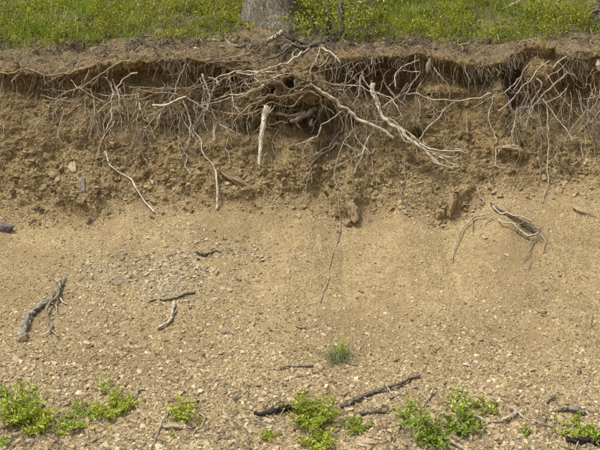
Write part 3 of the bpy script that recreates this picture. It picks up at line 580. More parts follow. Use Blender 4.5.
for ci, c in enumerate(('pale tan', 'ochre', 'grey', 'rusty brown', 'whitish')):
    for k in range(7): shape_lib[c, k] = rock_mesh('stone', (1, RNG.uniform(.6, .9), RNG.uniform(.3, .55)), M_STONE[c], 300 + 31 * ci + k, 2, 12, .05)
cand = []
tries = 0
while len(cand) < 190 and tries < 6000:
    tries += 1; px, py = random.uniform(-4, 604), 452 - 225 * random.random() ** 1.5
    if random.random() > (.25 + .75 * float(sst(250, 400, py))) * (1 - .8 * math.exp(-((px - 560) / 50) ** 2 - ((py - 335) / 25) ** 2)): continue
    if any(math.hypot(px - a[0], py - a[1]) < 9 for a in cand) or any(math.hypot(px - m_[0], py - m_[1]) < 8 for m_ in MARKS): continue
    cand.append((px, py))
for px, py in cand:
    p, nn = hit(px, py); size = random.choice([4.5, 5, 5, 5.5, 6, 6, 7, 8, 10]) * ppm(p[1]) * (.75 + .35 * float(sst(250, 430, py)))
    c = random.choices(('pale tan', 'ochre', 'grey', 'rusty brown', 'whitish'), (.5, .28, .1, .09, .03))[0]
    me = shape_lib[c, random.randrange(7)]; o = link('stone', me); o.scale = (size * random.uniform(.9, 1.25), size * random.uniform(.75, 1.05), size * random.uniform(.7, 1.1))
    o.location = p + nn * size * .06; o.rotation_euler = frame_on(nn, random.uniform(0, 6.28), (random.uniform(-.3, .3), random.uniform(-.3, .3)))
    mk = sorted(MARKS, key=lambda q: math.hypot(px - q[0], py - q[1]))[0]; dxx, dyy = px - mk[0], py - mk[1]; dist = math.hypot(dxx, dyy)
    ang = math.degrees(math.atan2(-dyy, dxx)) % 360; way = ('right of', 'above and right of', 'above', 'above and left of', 'left of', 'below and left of', 'below', 'below and right of')[int((ang + 22.5) // 45) % 8]
    sw_ = 'small' if size < .05 else 'middling' if size < .07 else 'large'; pos = 'close' if dist < 22 else 'somewhat' if dist < 42 else 'well'
    tries_ = [f'{sw_} {c} stone {way} {mk[2]}', f'{sw_} {c} stone {pos} {way} {mk[2]}'] + [f'{sw_} {ad} {c} stone {pos} {way} {mk[2]}' for ad in ('flat', 'angular', 'blunt', 'tilted', 'half-sunk', 'squarish')]
    lab = next((t for t in tries_ if t not in used_lab), tries_[-1]); used_lab[lab] = 1
    tag(o, lab, 'stone', 'loose stones on the scree')

# ------------------------------------------------------------------ roots
seedc = [100]
def path(pts, r0, r1, off, surf=None, step=.022, wig=1.0, lift=0):
    """pixel trace -> world polyline lying off metres before the surface"""
    b = surf or B_REF; W = []
    P = np.asarray([q[:2] for q in pts], float); o = np.interp(np.linspace(0, 1, len(P)), np.linspace(0, 1, len(off)), off)
    for (x, y), of in zip(P, o):
        h, nn = hit(x, y, b); dr = np.array(ray(x, y)); W.append(h - dr * of / np.linalg.norm(dr))
    W = np.array(W)
    if surf is None and len(W) > 3:
        W2 = W.copy(); W2[1:-1, 1] = (W[:-2, 1] + 2 * W[1:-1, 1] + W[2:, 1]) / 4
        kk = (W2[:, 1] + 9) / (W[:, 1] + 9); W = CAM + (W - CAM) * kk[:, None]
    C = catmull(W, step); sc = ppm(C[:, 1].mean()); seedc[0] += 1; sd_ = seedc[0]
    u = np.concatenate([[0], np.cumsum(np.linalg.norm(np.diff(C, axis=0), axis=1))])
    q = np.stack([u * 11, u * 0, u * 0], -1); q2 = q * 2.7
    am = wig * .0042
    for gap, ak in ((.085, .009), (.034, .0032)):                                  # kinks at uneven nodes
        kn = np.concatenate([[0], np.cumsum(RNG.uniform(.5, 1.5, int(u[-1] / gap) + 4) * gap)]); jo = RNG.normal(0, ak * wig, (len(kn), 3))
        C = C + np.stack([np.interp(u, kn, jo[:, a_]) for a_ in range(3)], -1)
    C = C + am * (np.stack([pn(q, sd_), pn(q + 9, sd_), pn(q + 21, sd_)], -1) + .45 * np.stack([pn(q2, sd_), pn(q2 + 9, sd_), pn(q2 + 21, sd_)], -1))
    t = np.linspace(0, 1, len(C)); rr_ = np.array([r0, r1]); rr_ = np.where(rr_ > 1.9, rr_ * .92, rr_ * .78) if surf is None else rr_ * .9
    rad = (rr_[0] * (1 - t) + rr_[1] * t) * sc * (1 + .3 * pn(q * 2.2, sd_ + 3))
    if surf is None:                                                               # lie on the real, lumpy face instead of inside it
        need = np.zeros(len(C))
        for i_, c_ in enumerate(C):
            dv = c_ - CAM; L_ = np.linalg.norm(dv); hl = B_FIN.ray_cast(Vector(CAM), Vector(dv / L_))
            if hl[0] is not None: need[i_] = np.clip(L_ - hl[3] + rad[i_] * .9, 0, .25)
        if off[0] <= 0: need *= sst(0, .14, t)
        pk = np.array([need[max(0, i_ - 4):i_ + 5].max() for i_ in range(len(C))]); pk = np.convolve(np.pad(pk, 3, 'edge'), np.ones(7) / 7, 'valid')
        C = C + (CAM - C) / np.linalg.norm(CAM - C, axis=1)[:, None] * pk[:, None]
    return C, rad
def rootlet(parent, C, rad, origin, m, n, ln=(.09, .34)):
    for _ in range(n + 1 if n else 0):
        i = random.randrange(len(C) // 4, len(C)); tg = C[min(i + 1, len(C) - 1)] - C[max(i - 1, 0)]; tg = tg / (np.linalg.norm(tg) + 1e-9)
        dv = tg * random.uniform(.1, 1) + RNG.normal(0, .7, 3) * [1, .4, .8] + [0, -.12, -.35]; dv /= np.linalg.norm(dv); L_ = random.uniform(*ln)
        k = 9; p = [C[i]]; d_ = dv.copy()
        for _k in range(k):
            d_ = d_ + RNG.normal(0, .25, 3) * [1, .5, 1] + [0, 0, -.08]; d_ /= np.linalg.norm(d_); p.append(p[-1] + d_ * L_ / k)
        r0 = max(.002, min(rad[i] * random.uniform(.3, .55), .004)); b_ = MB(); v_, q_ = tube(np.array(p), np.linspace(r0, .001, len(p)), 4, 0); b_.add(v_, q_)
        for _f in range(random.choice((1, 2, 2))):                                 # side forks of the same rootlet
            j = random.randrange(2, 7); d2 = p[j + 1] - p[j]; d2 = d2 / np.linalg.norm(d2) + RNG.normal(0, .6, 3) * [1, .4, 1]; g = [p[j]]
            for _k in range(5): d2 = d2 / np.linalg.norm(d2) + RNG.normal(0, .22, 3) + [0, 0, -.1]; g.append(g[-1] + d2 / np.linalg.norm(d2) * L_ * .09)
            v_, q_ = tube(np.array(g), np.linspace(r0 * .7, .0008, 6), 4, 0); b_.add(v_, q_)
        link('rootlet', b_.mesh('rootlet', m, origin, True), parent)
MAT = {'g': M_ROOT, 'p': M_ROOT_PALE, 'b': M_ROOT_BROWN, 'd': M_ROOT_DARK}
def root_system(name, label, origin_px, roots, extra=(), thin=1.0, cat='root system', group='exposed root systems in the bank'):
    org, _ = hit(*origin_px, B_REF); e = empty(name, org, label, cat, group)
    sp = extra; g = random.Random(len(roots))
    for cx, cy, rx, ry, a0, a1, l0, l1, n in sp:                               # further, unnamed roots of the same system, spreading from its crown
        for _ in range(n):
            x, y = cx + g.uniform(-rx, rx), cy + g.uniform(-ry, ry); a = R(g.uniform(a0, a1)); L_ = g.uniform(l0, l1); bend = g.uniform(-.5, .5); q = [(x, y)]
            for k in range(5): x += math.cos(a) * L_ / 5; y += math.sin(a) * L_ / 5; a += bend * .5 + g.uniform(-.3, .3); a += (R(90) - a) * .10; q.append((x, y))
            if any(yy > 176 or yy < 56 for _x, yy in q): continue
            roots = roots + [(q, g.choice((.5, .6, .8, 1.1)), g.choice((.35, .4, .5)), g.choice('ggpb'), (g.uniform(-.05, .04), g.uniform(.05, .14), g.uniform(.04, .12)), g.choice((2, 3)))]
    for pts, r0, r1, mk, off, nlet in roots:
        C, rad = path(pts, r0 * thin, r1 * thin, off); v_, q_ = tube(C - org, rad, 12 if max(r0, r1) > 1.6 else 8 if max(r0, r1) > 1 else 6, .2, seedc[0])
        o = link('root', mesh_np('root', v_, q_, MAT[mk], None, True), e); rootlet(o, C, rad, org, MAT[mk], nlet)
    return e
IN, OUT = (-.06, .05, .10), (.03, .07, .05)
LFT = [
 ([(135, 60), (126, 61), (116, 63), (108, 68), (100, 75), (92, 82), (80, 88), (75, 89), (72, 96)], 1.3, .7, 'g', (-.02, .05, .12, .12), 3),
 ([(71, 79), (74, 85), (78, 89), (80, 88)], .5, .8, 'g', (.1, .12), 0),
 ([(80, 88), (86, 92), (93, 97), (100, 100), (107, 104)], .8, .8, 'g', (.12, .10), 1),
 ([(163, 92), (155, 95), (140, 98), (125, 101), (107, 104), (100, 112), (93, 120), (88, 130), (84, 138)], 1.1, .6, 'g', (.02, .08, .1, .06), 3),
 ([(104, 107), (96, 116), (92, 127), (90, 135)], .8, .5, 'g', (.1, .05), 2),
 ([(96, 66), (88, 75), (83, 80), (80, 90), (78, 103)], .7, .5, 'g', (-.03, .08, .06), 1),
 ([(71, 71), (64, 80), (60, 87), (58, 97)], .8, .4, 'g', (-.02, .06, .02), 1),
 ([(86, 102), (77, 107), (70, 112), (63, 117), (60, 124), (57, 130), (58, 136), (61, 141), (63, 146)], .7, .7, 'p', (.0, .06, .08, .04), 2),
 ([(75, 107), (66, 110), (63, 117)], .5, .6, 'g', (.05, .07), 0), ([(55, 115), (63, 117)], .4, .6, 'g', (.04, .07), 0),
 ([(103, 75), (108, 82), (113, 90), (116, 97), (117, 110), (118, 128)], .7, .5, 'g', (.06, .1, .04), 2),
 ([(138, 71), (125, 78), (116, 86), (119, 93), (119, 110), (121, 127)], 1.0, .5, 'g', (.06, .12, .05), 2),
 ([(125, 82), (125, 95), (126, 110), (124, 118)], .7, .4, 'b', (0, .05), 1),
 ([(128, 86), (137, 88), (147, 91), (158, 92), (170, 93), (178, 95), (185, 97), (192, 100), (200, 106), (208, 112), (214, 117), (218, 121)], .7, 1.4, 'g', (0, .08, .12, .12), 3),
 ([(185, 97), (178, 100), (170, 104), (163, 106), (152, 105)], 1.0, 1.4, 'p', (.12, .08), 2),
 ([(187, 61), (182, 75), (178, 86), (175, 97)], .8, .5, 'g', (-.04, .08, .1), 1),
 ([(161, 75), (163, 83), (166, 89)], .6, .4, 'b', (-.1, 0), 0),
 ([(164, 106), (160, 115), (157, 123), (154, 131)], .8, .5, 'g', (.09, .04), 1),
 ([(150, 107), (142, 108), (138, 115), (136, 125), (135, 131)], .7, .5, 'g', (.06, .05), 1),
 ([(159, 114), (150, 115), (148, 120), (151, 129), (155, 139)], .6, .7, 'p', (.06, .04), 1),
 ([(183, 98), (186, 110), (190, 120), (191, 130), (192, 138)], .9, 1.5, 'p', (.1, .05), 1),
 ([(135, 112), (120, 110), (110, 107)], .4, .4, 'g', (.04, .08), 0),
 ([(173, 120), (168, 130), (164, 140), (162, 152)], .7, .4, 'g', (.04, .02), 1), ([(190, 128), (184, 120), (178, 110), (172, 105)], .7, .8, 'g', (.04, .08), 1),
 ([(203, 74), (208, 88), (209, 100), (207, 112)], 1.6, 1.0, 'g', (.02, .08), 3), ([(200, 80), (205, 92), (204, 106), (200, 118)], .9, .5, 'g', (0, .06), 2), ([(214, 82), (211, 95), (206, 106), (203, 122)], .8, .5, 'g', (.0, .06), 2),
 ([(209, 76), (214, 80), (220, 85)], 1.3, 1.6, 'p', (.03, .1), 0),
 ([(217, 120), (213, 126), (214, 142)], .8, .5, 'p', (.1, .03), 0), ([(217, 121), (216, 131), (217, 143)], .8, .5, 'p', (.1, .03), 0), ([(217, 121), (224, 127), (232, 131), (240, 137)], .9, .5, 'p', (.1, .03), 1),
 ([(145, 125), (135, 140), (128, 150)], .5, .3, 'g', (.03, .01), 1), ([(104, 120), (103, 135), (98, 150), (96, 165)], .8, .6, 'p', (.05, .03), 1), ([(116, 122), (108, 132), (102, 140)], .6, .6, 'p', (.05, .04), 0),
]
root_system('root_system', 'fan of thin grey roots spread over the left part of the bank', (130, 95), LFT, [(205, 82, 14, 10, 95, 185, 40, 80, 6), (160, 95, 30, 8, 70, 170, 30, 60, 5), (100, 84, 22, 10, 60, 150, 30, 60, 5), (120, 108, 40, 8, 70, 130, 25, 45, 4), (76, 92, 10, 8, 80, 160, 35, 60, 5)])
CEN = [
 ([(335, 38), (325, 41), (312, 45), (300, 42), (290, 38), (284, 35)], 3.4, 1.4, 'd', (.0, .06, .02), 2),
 ([(318, 44), (306, 47), (297, 46), (290, 46), (283, 53), (276, 57), (268, 58), (262, 62)], 2.4, 1.0, 'd', (.02, .1, .1), 2),
 ([(312, 45), (302, 54), (296, 50), (292, 56), (297, 61)], 1.4, .8, 'd', (.05, .1), 1),
 ([(301, 53), (290, 61), (280, 66), (268, 68), (258, 71), (250, 75), (237, 75)], 1.3, 1.0, 'g', (.10, .16, .12), 2),
 ([(278, 79), (272, 82), (265, 85), (255, 90), (245, 93), (235, 94), (220, 97)], 2.2, .8, 'g', (.0, .1, .08), 2),
 ([(272, 95), (268, 97), (260, 101), (250, 107), (240, 114), (233, 122)], 1.7, 1.2, 'g', (.0, .14, .14), 2),
 ([(243, 82), (240, 86), (232, 91), (222, 95), (214, 100)], .8, .5, 'g', (0, .1), 1), ([(244, 78), (246, 84), (254, 90)], .5, .4, 'g', (.1, .08), 0), ([(254, 78), (258, 80), (263, 84)], .9, .7, 'p', (.1, .1), 0),
 ([(220, 113), (235, 113), (252, 113), (263, 111), (275, 113), (287, 117), (298, 115), (305, 112)], .8, 2.2, 'b', (.0, .06, .1), 1),
 ([(291, 123), (300, 117), (309, 111), (315, 107)], 2.0, 2.6, 'p', (.14, .04), 0),
 ([(258, 133), (265, 127), (275, 123), (288, 122)], .8, 1.0, 'b', (.12, .08), 1),
 ([(283, 96), (292, 98), (300, 99), (307, 103)], 1.8, 1.0, 'b', (.0, .05), 0),
 ([(268, 86), (270, 93), (276, 95), (281, 91), (282, 85)], .9, .8, 'b', (-.02, .03, -.02), 0),
 ([(321, 48), (316, 60), (311, 70), (308, 82), (304, 87), (300, 91)], 1.0, .8, 'g', (.12, .14), 1),
 ([(321, 48), (328, 51), (335, 55), (338, 60), (341, 64)], 1.6, .9, 'p', (.12, .14), 0), ([(335, 55), (337, 62)], .7, .4, 'p', (.13, .13), 0),
 ([(354, 60), (341, 66), (325, 71), (310, 75), (300, 84)], .8, .7, 'g', (.02, .12, .14), 1), ([(330, 58), (324, 64), (318, 66)], .7, .6, 'p', (.06, .1), 0),
 ([(304, 82), (308, 84), (318, 89), (330, 97), (342, 105), (352, 114), (362, 121), (375, 127), (385, 132), (393, 138)], 2.0, 2.0, 'g', (.02, .14, .2, .12), 2),
 ([(372, 84), (373, 92), (377, 102), (381, 111), (388, 121), (396, 128), (405, 136), (415, 144), (422, 149), (432, 157), (440, 164), (452, 168)], 2.8, .9, 'g', (.02, .12, .2, .16), 3),
 ([(370, 80), (375, 92), (379, 104)], 1.2, .8, 'g', (.0, .16), 2),
 ([(388, 119), (400, 127), (410, 134), (420, 142), (426, 149)], 1.3, 1.6, 'g', (.14, .2), 1),
 ([(382, 80), (388, 88), (397, 99), (405, 107), (413, 116), (420, 125), (424, 135)], .9, .6, 'g', (.0, .14, .14), 1), ([(382, 81), (383, 76), (382, 70)], .7, .4, 'p', (.0, .04), 0),
 ([(420, 72), (412, 83), (405, 92), (397, 99), (390, 104), (383, 109)], .9, .8, 'g', (.0, .1, .14), 1), ([(409, 82), (403, 89), (398, 98)], .6, .6, 'g', (.08, .12), 0),
 ([(421, 60), (405, 66), (396, 73), (395, 80), (395, 87)], 1.0, .6, 'p', (.04, .14), 1), ([(421, 71), (412, 71), (403, 70)], .8, .6, 'p', (.03, .1), 0),
 ([(382, 59), (372, 57), (362, 63), (352, 69), (347, 74), (344, 82), (345, 92), (349, 100), (352, 111)], .7, .8, 'p', (-.02, .1, .16, .16), 2),
 ([(380, 61), (370, 64), (362, 70), (360, 80), (360, 90), (358, 97), (350, 107)], .7, .6, 'g', (.0, .1, .14), 1), ([(341, 84), (350, 80), (360, 73), (368, 66)], .6, .5, 'g', (.1, .05), 0), ([(363, 75), (367, 83), (373, 89)], .9, .6, 'g', (.1, .12), 0),
 ([(323, 82), (335, 84), (350, 85), (362, 86), (372, 91), (385, 96), (393, 100), (397, 109), (401, 117)], .6, .6, 'p', (.08, .16, .12), 1), ([(393, 100), (388, 103), (383, 108)], .6, .5, 'p', (.14, .14), 0),
 ([(344, 108), (335, 116), (325, 122), (319, 133), (312, 139), (303, 145), (296, 147)], 1.0, 1.0, 'g', (.16, .2, .14), 1), ([(322, 106), (328, 110), (334, 114)], 1.0, .7, 'p', (.1, .16), 0), ([(288, 147), (295, 144), (303, 142)], 1.3, .9, 'b', (.06, .12), 0),
 ([(344, 108), (345, 118), (349, 130)], .7, .5, 'g', (.15, .08), 0), ([(347, 108), (346, 120), (345, 135)], .6, .4, 'g', (.14, .06), 1),
 ([(357, 126), (350, 134), (344, 142), (340, 152), (336, 163), (334, 175), (335, 182), (339, 187)], .8, .8, 'p', (.1, .08, .05), 2),
 ([(364, 146), (362, 153), (350, 160), (336, 166)], .8, .8, 'p', (.12, .07), 1), ([(364, 146), (362, 155), (358, 165), (353, 175)], 1.1, .7, 'p', (.12, .06), 0), ([(364, 148), (371, 153), (374, 149)], .7, .4, 'p', (.12, .1), 0), ([(376, 126), (370, 136), (365, 146), (362, 155)], .7, .9, 'p', (.14, .12), 0),
 ([(337, 145), (326, 152), (316, 156), (312, 168), (308, 182), (305, 195), (303, 202), (299, 204)], 1.5, .7, 'g', (-.02, .05, .05), 1), ([(337, 143), (328, 151), (318, 157), (312, 166)], 2.4, .8, 'd', (.02, .07), 1), ([(312, 176), (320, 182), (325, 175), (332, 168)], .8, .5, 'd', (.05, .03), 0),
 ([(372, 158), (373, 172), (378, 190)], .8, .5, 'b', (.04, .02), 0), ([(375, 150), (385, 154), (400, 152), (417, 151)], .4, .5, 'b', (.05, .14), 0),
 ([(368, 122), (380, 121), (395, 118), (410, 114), (425, 114), (440, 117)], .6, .5, 'p', (.14, .12, .03), 1),
 ([(420, 143), (430, 149), (440, 150), (450, 151), (460, 152), (470, 152)], 1.1, .6, 'p', (.2, .2), 1), ([(426, 136), (436, 137), (447, 139), (457, 144), (463, 148), (470, 152)], 1.0, .6, 'g', (.05, .18), 1), ([(455, 148), (463, 150), (470, 153)], .8, .5, 'p', (.2, .19), 0),
 ([(424, 148), (427, 156), (435, 162), (443, 166), (452, 168)], 1.2, .9, 'p', (.18, .16), 0), ([(432, 152), (441, 157), (449, 161), (455, 166), (450, 168)], .9, .6, 'p', (.18, .16), 0), ([(443, 166), (452, 167), (465, 165)], .8, .5, 'p', (.16, .15), 0), ([(428, 150), (440, 154), (452, 157), (458, 155)], .8, .5, 'p', (.2, .2), 0),
 ([(438, 160), (430, 165), (421, 167), (411, 168)], 1.0, 1.1, 'g', (.14, .1), 1), ([(398, 130), (404, 140), (412, 145), (419, 147)], 1.0, .9, 'g', (.16, .18), 1), ([(418, 145), (416, 150), (418, 155)], .8, .5, 'g', (.18, .18), 0),
 ([(454, 101), (447, 110), (438, 119), (430, 126), (424, 133), (420, 141)], .7, 1.0, 'p', (.08, .14, .18), 1), ([(428, 96), (431, 104), (440, 112), (447, 104)], .9, .5, 'p', (.08, .1, .1), 1), ([(419, 97), (421, 107), (420, 118)], .8, .5, 'p', (.08, .1), 0), ([(436, 108), (428, 113), (420, 115)], .5, .4, 'p', (.1, .1), 0),
 ([(434, 68), (440, 76), (446, 84), (449, 91)], .9, .5, 'g', (.06, .02), 1),
 ([(262, 46), (255, 51), (240, 55), (220, 58), (206, 61)], .8, .6, 'g', (.02, .03), 1), ([(250, 60), (236, 62), (225, 63), (212, 62), (198, 61), (186, 59)], 1.2, 1.4, 'b', (.02, .03), 1), ([(240, 66), (230, 74), (222, 80)], 1.2, .8, 'b', (.02, .05), 2),
 ([(395, 62), (388, 70), (384, 80), (380, 92)], .6, .5, 'g', (.0, .08), 1), ([(330, 66), (331, 78), (327, 90), (318, 98)], .6, .4, 'g', (.06, .1), 1), ([(405, 160), (405, 180), (399, 194), (404, 206)], .5, .6, 'p', (.03, .02), 0),
 ([(312, 78), (300, 75), (288, 74), (276, 77), (262, 82), (246, 84)], 1.2, .6, 'g', (.12, .2, .14), 2), ([(316, 92), (304, 92), (294, 95), (282, 97), (270, 96), (256, 98)], 1.3, .8, 'b', (.14, .22, .14), 2),
 ([(310, 86), (299, 88), (290, 92), (284, 99), (276, 107)], .9, .6, 'g', (.16, .22, .14), 1), ([(262, 74), (268, 80), (280, 82), (284, 90), (280, 101), (284, 112)], .7, .5, 'g', (.12, .22, .12), 1), ([(322, 78), (312, 82), (303, 80), (297, 74), (288, 70)], .9, .6, 'b', (.12, .2, .08), 1),
 ([(302, 96), (296, 104), (286, 106), (272, 103), (258, 106)], 1.0, .6, 'g', (.14, .2, .12), 2), ([(306, 90), (318, 96), (322, 106), (318, 118)], .8, .5, 'g', (.16, .2, .12), 1),
 ([(300, 100), (312, 104), (322, 100), (330, 97)], .8, .6, 'b', (.06, .12), 1), ([(278, 130), (272, 142), (275, 158), (270, 172)], .4, .3, 'g', (.05, .02), 1), ([(266, 150), (271, 165), (268, 180)], .4, .3, 'g', (.04, .02), 0),
]
SYS = root_system('root_system', 'big tangle of grey and bleached roots under the tree stump', (320, 90), CEN, [(285, 82, 24, 12, 130, 200, 40, 80, 6), (322, 84, 24, 14, 10, 80, 40, 90, 7), (372, 84, 18, 14, 30, 150, 35, 70, 5), (405, 90, 18, 14, 20, 140, 25, 55, 4), (340, 118, 24, 12, 70, 130, 30, 55, 3), (240, 84, 20, 14, 90, 190, 25, 60, 5)])
RGT = [
 ([(548, 61), (540, 66), (533, 75), (525, 85), (515, 95), (508, 104), (500, 111)], 1.1, .7, 'g', (-.02, .08, .1, .05), 2),
 ([(568, 73), (558, 83), (548, 91), (540, 98), (533, 107), (529, 117), (527, 122)], 1.7, 1.3, 'g', (-.02, .1, .14, .1), 3),
 ([(537, 79), (541, 85), (538, 93), (533, 100), (530, 108), (531, 117), (535, 119)], 1.3, 1.0, 'g', (.06, .14, .14), 2),
 ([(565, 64), (560, 69), (552, 75), (546, 80)], 1.2, 1.0, 'g', (-.02, .06), 1), ([(531, 78), (528, 85), (527, 95), (524, 108)], .8, .6, 'g', (.06, .1), 1), ([(528, 92), (518, 91), (510, 92)], .6, .6, 'g', (.1, .06), 0),
 ([(548, 94), (552, 102), (556, 105)], .7, .5, 'g', (.1, .08), 0), ([(544, 96), (546, 106), (548, 120), (548, 135), (548, 150), (548, 165), (548, 184), (545, 194), (542, 203)], 1.1, .8, 'g', (.12, .1, .05, .04), 2),
 ([(546, 103), (553, 112), (560, 122), (567, 130), (573, 142)], .8, .9, 'p', (.1, .05), 1), ([(528, 121), (525, 135), (522, 155), (518, 170), (511, 190)], .8, .4, 'g', (.1, .04, .03), 1),
 ([(540, 108), (541, 125), (540, 148), (539, 160), (540, 175), (533, 188)], .7, .5, 'g', (.08, .04, .03), 2),
 ([(568, 73), (575, 76), (579, 80)], .8, .6, 'g', (.04, .1), 0), ([(594, 66), (590, 75), (587, 80), (585, 88), (580, 88), (577, 84)], .9, .7, 'g', (.0, .1), 1),
 ([(604, 87), (600, 91), (595, 96), (590, 98), (584, 98)], 1.3, .8, 'p', (.06, .12), 0), ([(581, 104), (583, 110), (585, 116)], 1.2, .9, 'p', (.06, .06), 0),
 ([(598, 99), (592, 110), (589, 122), (589, 130), (594, 145), (597, 158)], .9, .7, 'p', (.1, .06, .04), 1), ([(603, 108), (597, 112), (594, 122), (595, 132)], .9, .6, 'p', (.08, .05), 1),
 ([(560, 92), (561, 105), (558, 118)], .7, .4, 'b', (.02, .05), 2), ([(570, 92), (571, 110), (569, 125)], .6, .4, 'b', (.02, .05), 2), ([(573, 140), (579, 138), (583, 146), (582, 158)], .8, .5, 'p', (.05, .03), 0),
 ([(512, 108), (505, 113), (497, 123), (490, 134)], .6, .4, 'g', (.06, .03), 1), ([(528, 104), (515, 111), (508, 119), (503, 130)], .7, .5, 'g', (.1, .04), 2), ([(517, 110), (516, 128), (513, 142), (521, 143)], .6, .5, 'g', (.06, .04), 0),
 ([(588, 56), (580, 52), (572, 56), (566, 64)], 1.4, 1.0, 'd', (.02, .08), 2), ([(552, 68), (560, 60), (572, 55)], 1.6, 1.0, 'g', (.05, .04), 1), ([(555, 155), (557, 164)], 1.0, .7, 'p', (.03, .03), 0), ([(600, 70), (594, 76), (590, 84)], .8, .5, 'b', (.02, .06), 1),
 ([(533, 60), (524, 70), (518, 82), (515, 90)], .8, .5, 'g', (.0, .08), 2), ([(550, 110), (556, 120), (553, 134), (556, 150)], .6, .4, 'g', (.06, .03), 1), ([(560, 140), (555, 155), (558, 170), (550, 185)], .5, .3, 'g', (.03, .02), 1),
]
root_system('root_system', 'drooping bundle of brown and grey roots at the right of the bank', (545, 80), RGT, [(545, 80, 24, 10, 60, 150, 40, 75, 6), (585, 82, 14, 12, 70, 120, 35, 70, 5), (530, 105, 16, 10, 60, 125, 30, 60, 3)], .8)
# the knotted crown of the central system: fused old wood with two burrow mouths, roots leaving it on every side
def root_crown(e, cx, cy, wx, hy, dep):
    p, nn = hit(cx, cy, B_REF); sc = ppm(p[1]); bm = bmesh.new(); bmesh.ops.create_icosphere(bm, subdivisions=6, radius=1)
    V = np.array([v.co for v in bm.verts]); Qf = np.array([[v.index for v in f.verts] for f in bm.faces]); bm.free(); N_ = V.copy()
    V = V * np.array([wx * sc * .5, dep, hy * sc * .5])
    st = np.stack([V[:, 0] * 9 + V[:, 2] * 4, V[:, 1] * 12, V[:, 2] * 26 - V[:, 0] * 5], -1)
    V = V + N_ * (.085 * fbm(V * 5, 3, 150) + .07 * (.4 - np.abs(fbm(st, 3, 151))) + .02 * fbm(V * 38, 3, 152))[:, None]
    for hx, hz, hr, hd in ((272, 90, 4.2, .2), (291, 83.5, 5.2, .24)):
        q = np.hypot((V[:, 0] / sc + cx - hx), (V[:, 2] / -sc + cy - hz) * 1.15) / hr; V[:, 1] += np.where(V[:, 1] < .05, hd * np.exp(-q ** 3) * (1 + .5 * pn(V * 12, 153)), 0)
    tube.last = None; me = mesh_np('root_crown', V + (p - np.array(e.location) + [0, .05, 0]), Qf, M_CROWN, RNG.uniform(.3, .7, len(V)), True); link('root_crown', me, e)
M_CROWN = wood_mat('crown_wood', (.13, .092, .048), (.25, .185, .10), (.40, .32, .21), .9, 1)
root_crown(SYS, 287, 88, 58, 25, .11)
TAN = [
 ([(491, 214), (480, 215), (472, 217), (467, 222), (461, 230), (458, 240), (455, 250), (452, 257), (450, 260)], .9, .7, 'p', (.04, .05, .03), 2), ([(472, 216), (471, 224), (472, 230)], .7, .5, 'p', (.04, .03), 0), ([(492, 215), (487, 218), (486, 223)], .7, .5, 'p', (.05, .04), 0),
 ([(491, 203), (498, 210), (506, 213), (515, 217), (525, 219), (532, 220)], 1.3, 1.0, 'g', (.03, .06, .06), 1), ([(491, 203), (500, 211), (512, 218), (524, 222)], 1.6, 1.4, 'd', (.01, .04), 0),
 ([(497, 219), (505, 223), (515, 225), (520, 230), (526, 235), (535, 235), (538, 232)], .9, .8, 'p', (.04, .07, .05), 1), ([(522, 221), (519, 226), (523, 232), (530, 234)], .9, .8, 'p', (.06, .06), 0),
 ([(539, 233), (543, 240), (543, 252)], .9, .5, 'p', (.05, .03), 0), ([(537, 236), (531, 240), (529, 250), (525, 260)], .9, .5, 'p', (.05, .03), 1), ([(531, 242), (530, 255), (531, 267)], .6, .4, 'g', (.04, .02), 1), ([(478, 190), (484, 198), (482, 202), (472, 204), (462, 204)], .9, .7, 'g', (.02, .05, .03), 0),
 ([(520, 224), (530, 228), (538, 233)], 1.6, 1.8, 'd', (.03, .03), 2),
]
root_system('root_system', 'small root tangle sprawling on the bare slope top', (505, 215), TAN)
def lone_root(name, label, cat, pts, r0, r1, mk, off, nlet=0, surf=None, group=None, sides=8, wig=1.0):
    C, rad = path(pts, r0, r1, off, surf, wig=wig); org = C[0].copy(); v_, q_ = tube(C - org, rad, sides, .14, seedc[0])
    o = link(name, mesh_np(name, v_, q_, MAT.get(mk, mk), None, True)); o.location = org; tag(o, label, cat, group)
    rootlet(o, C, rad, org, MAT.get(mk, mk), nlet); return o, C, rad
G_ = 'lone roots hanging from the bank'
lone_root('hanging_root', 'tan root running along the lip of the bank at its left end', 'root', [(-6, 71), (5, 73), (12, 73), (22, 71), (32, 72), (42, 75), (52, 76), (60, 74), (70, 72), (80, 69), (95, 65)], 1.2, 1.6, 'b', (.06, .05, .03), 3, group=G_)
lone_root('hanging_root', 'stubby root end poking out below the lip root', 'root', [(70, 71), (56, 78), (48, 82)], 1.3, .9, 'b', (.0, .1), 0, group=G_)
lone_root('hanging_root', 'thin grey root crooked down at the far left bank', 'root', [(15, 78), (17, 88), (17, 97), (16, 109)], .6, .5, 'g', (0, .05), 1, group=G_)
lone_root('hanging_root', 'short thin root slanting below the left lip root', 'root', [(21, 73), (16, 78), (11, 83)], .9, .6, 'g', (.02, .08), 0, group=G_)
lone_root('hanging_root', 'thin curved root low on the far left bank', 'root', [(34, 94), (24, 103), (20, 112), (19, 122)], .6, .4, 'g', (0, .05), 1, group=G_)
lone_root('hanging_root', 'pale root with frayed thick end hanging above the brown slab', 'root', [(190, 120), (197, 135), (203, 150), (210, 163), (216, 174), (218, 190), (218, 208)], .7, 1.5, 'p', (.04, .03, .04), 3, group=G_)
lone_root('hanging_root', 'looping thin root hanging right of the frayed root', 'root', [(229, 138), (225, 145), (229, 155), (228, 165), (216, 170)], .6, .6, 'p', (.03, .04), 0, group=G_)
lone_root('hanging_root', 'short pale root piece stuck in the face left of the frayed root', 'root', [(178, 138), (184, 150), (187, 158), (186, 166), (191, 176)], .6, .9, 'p', (.02, .04, .03), 0, group=G_)
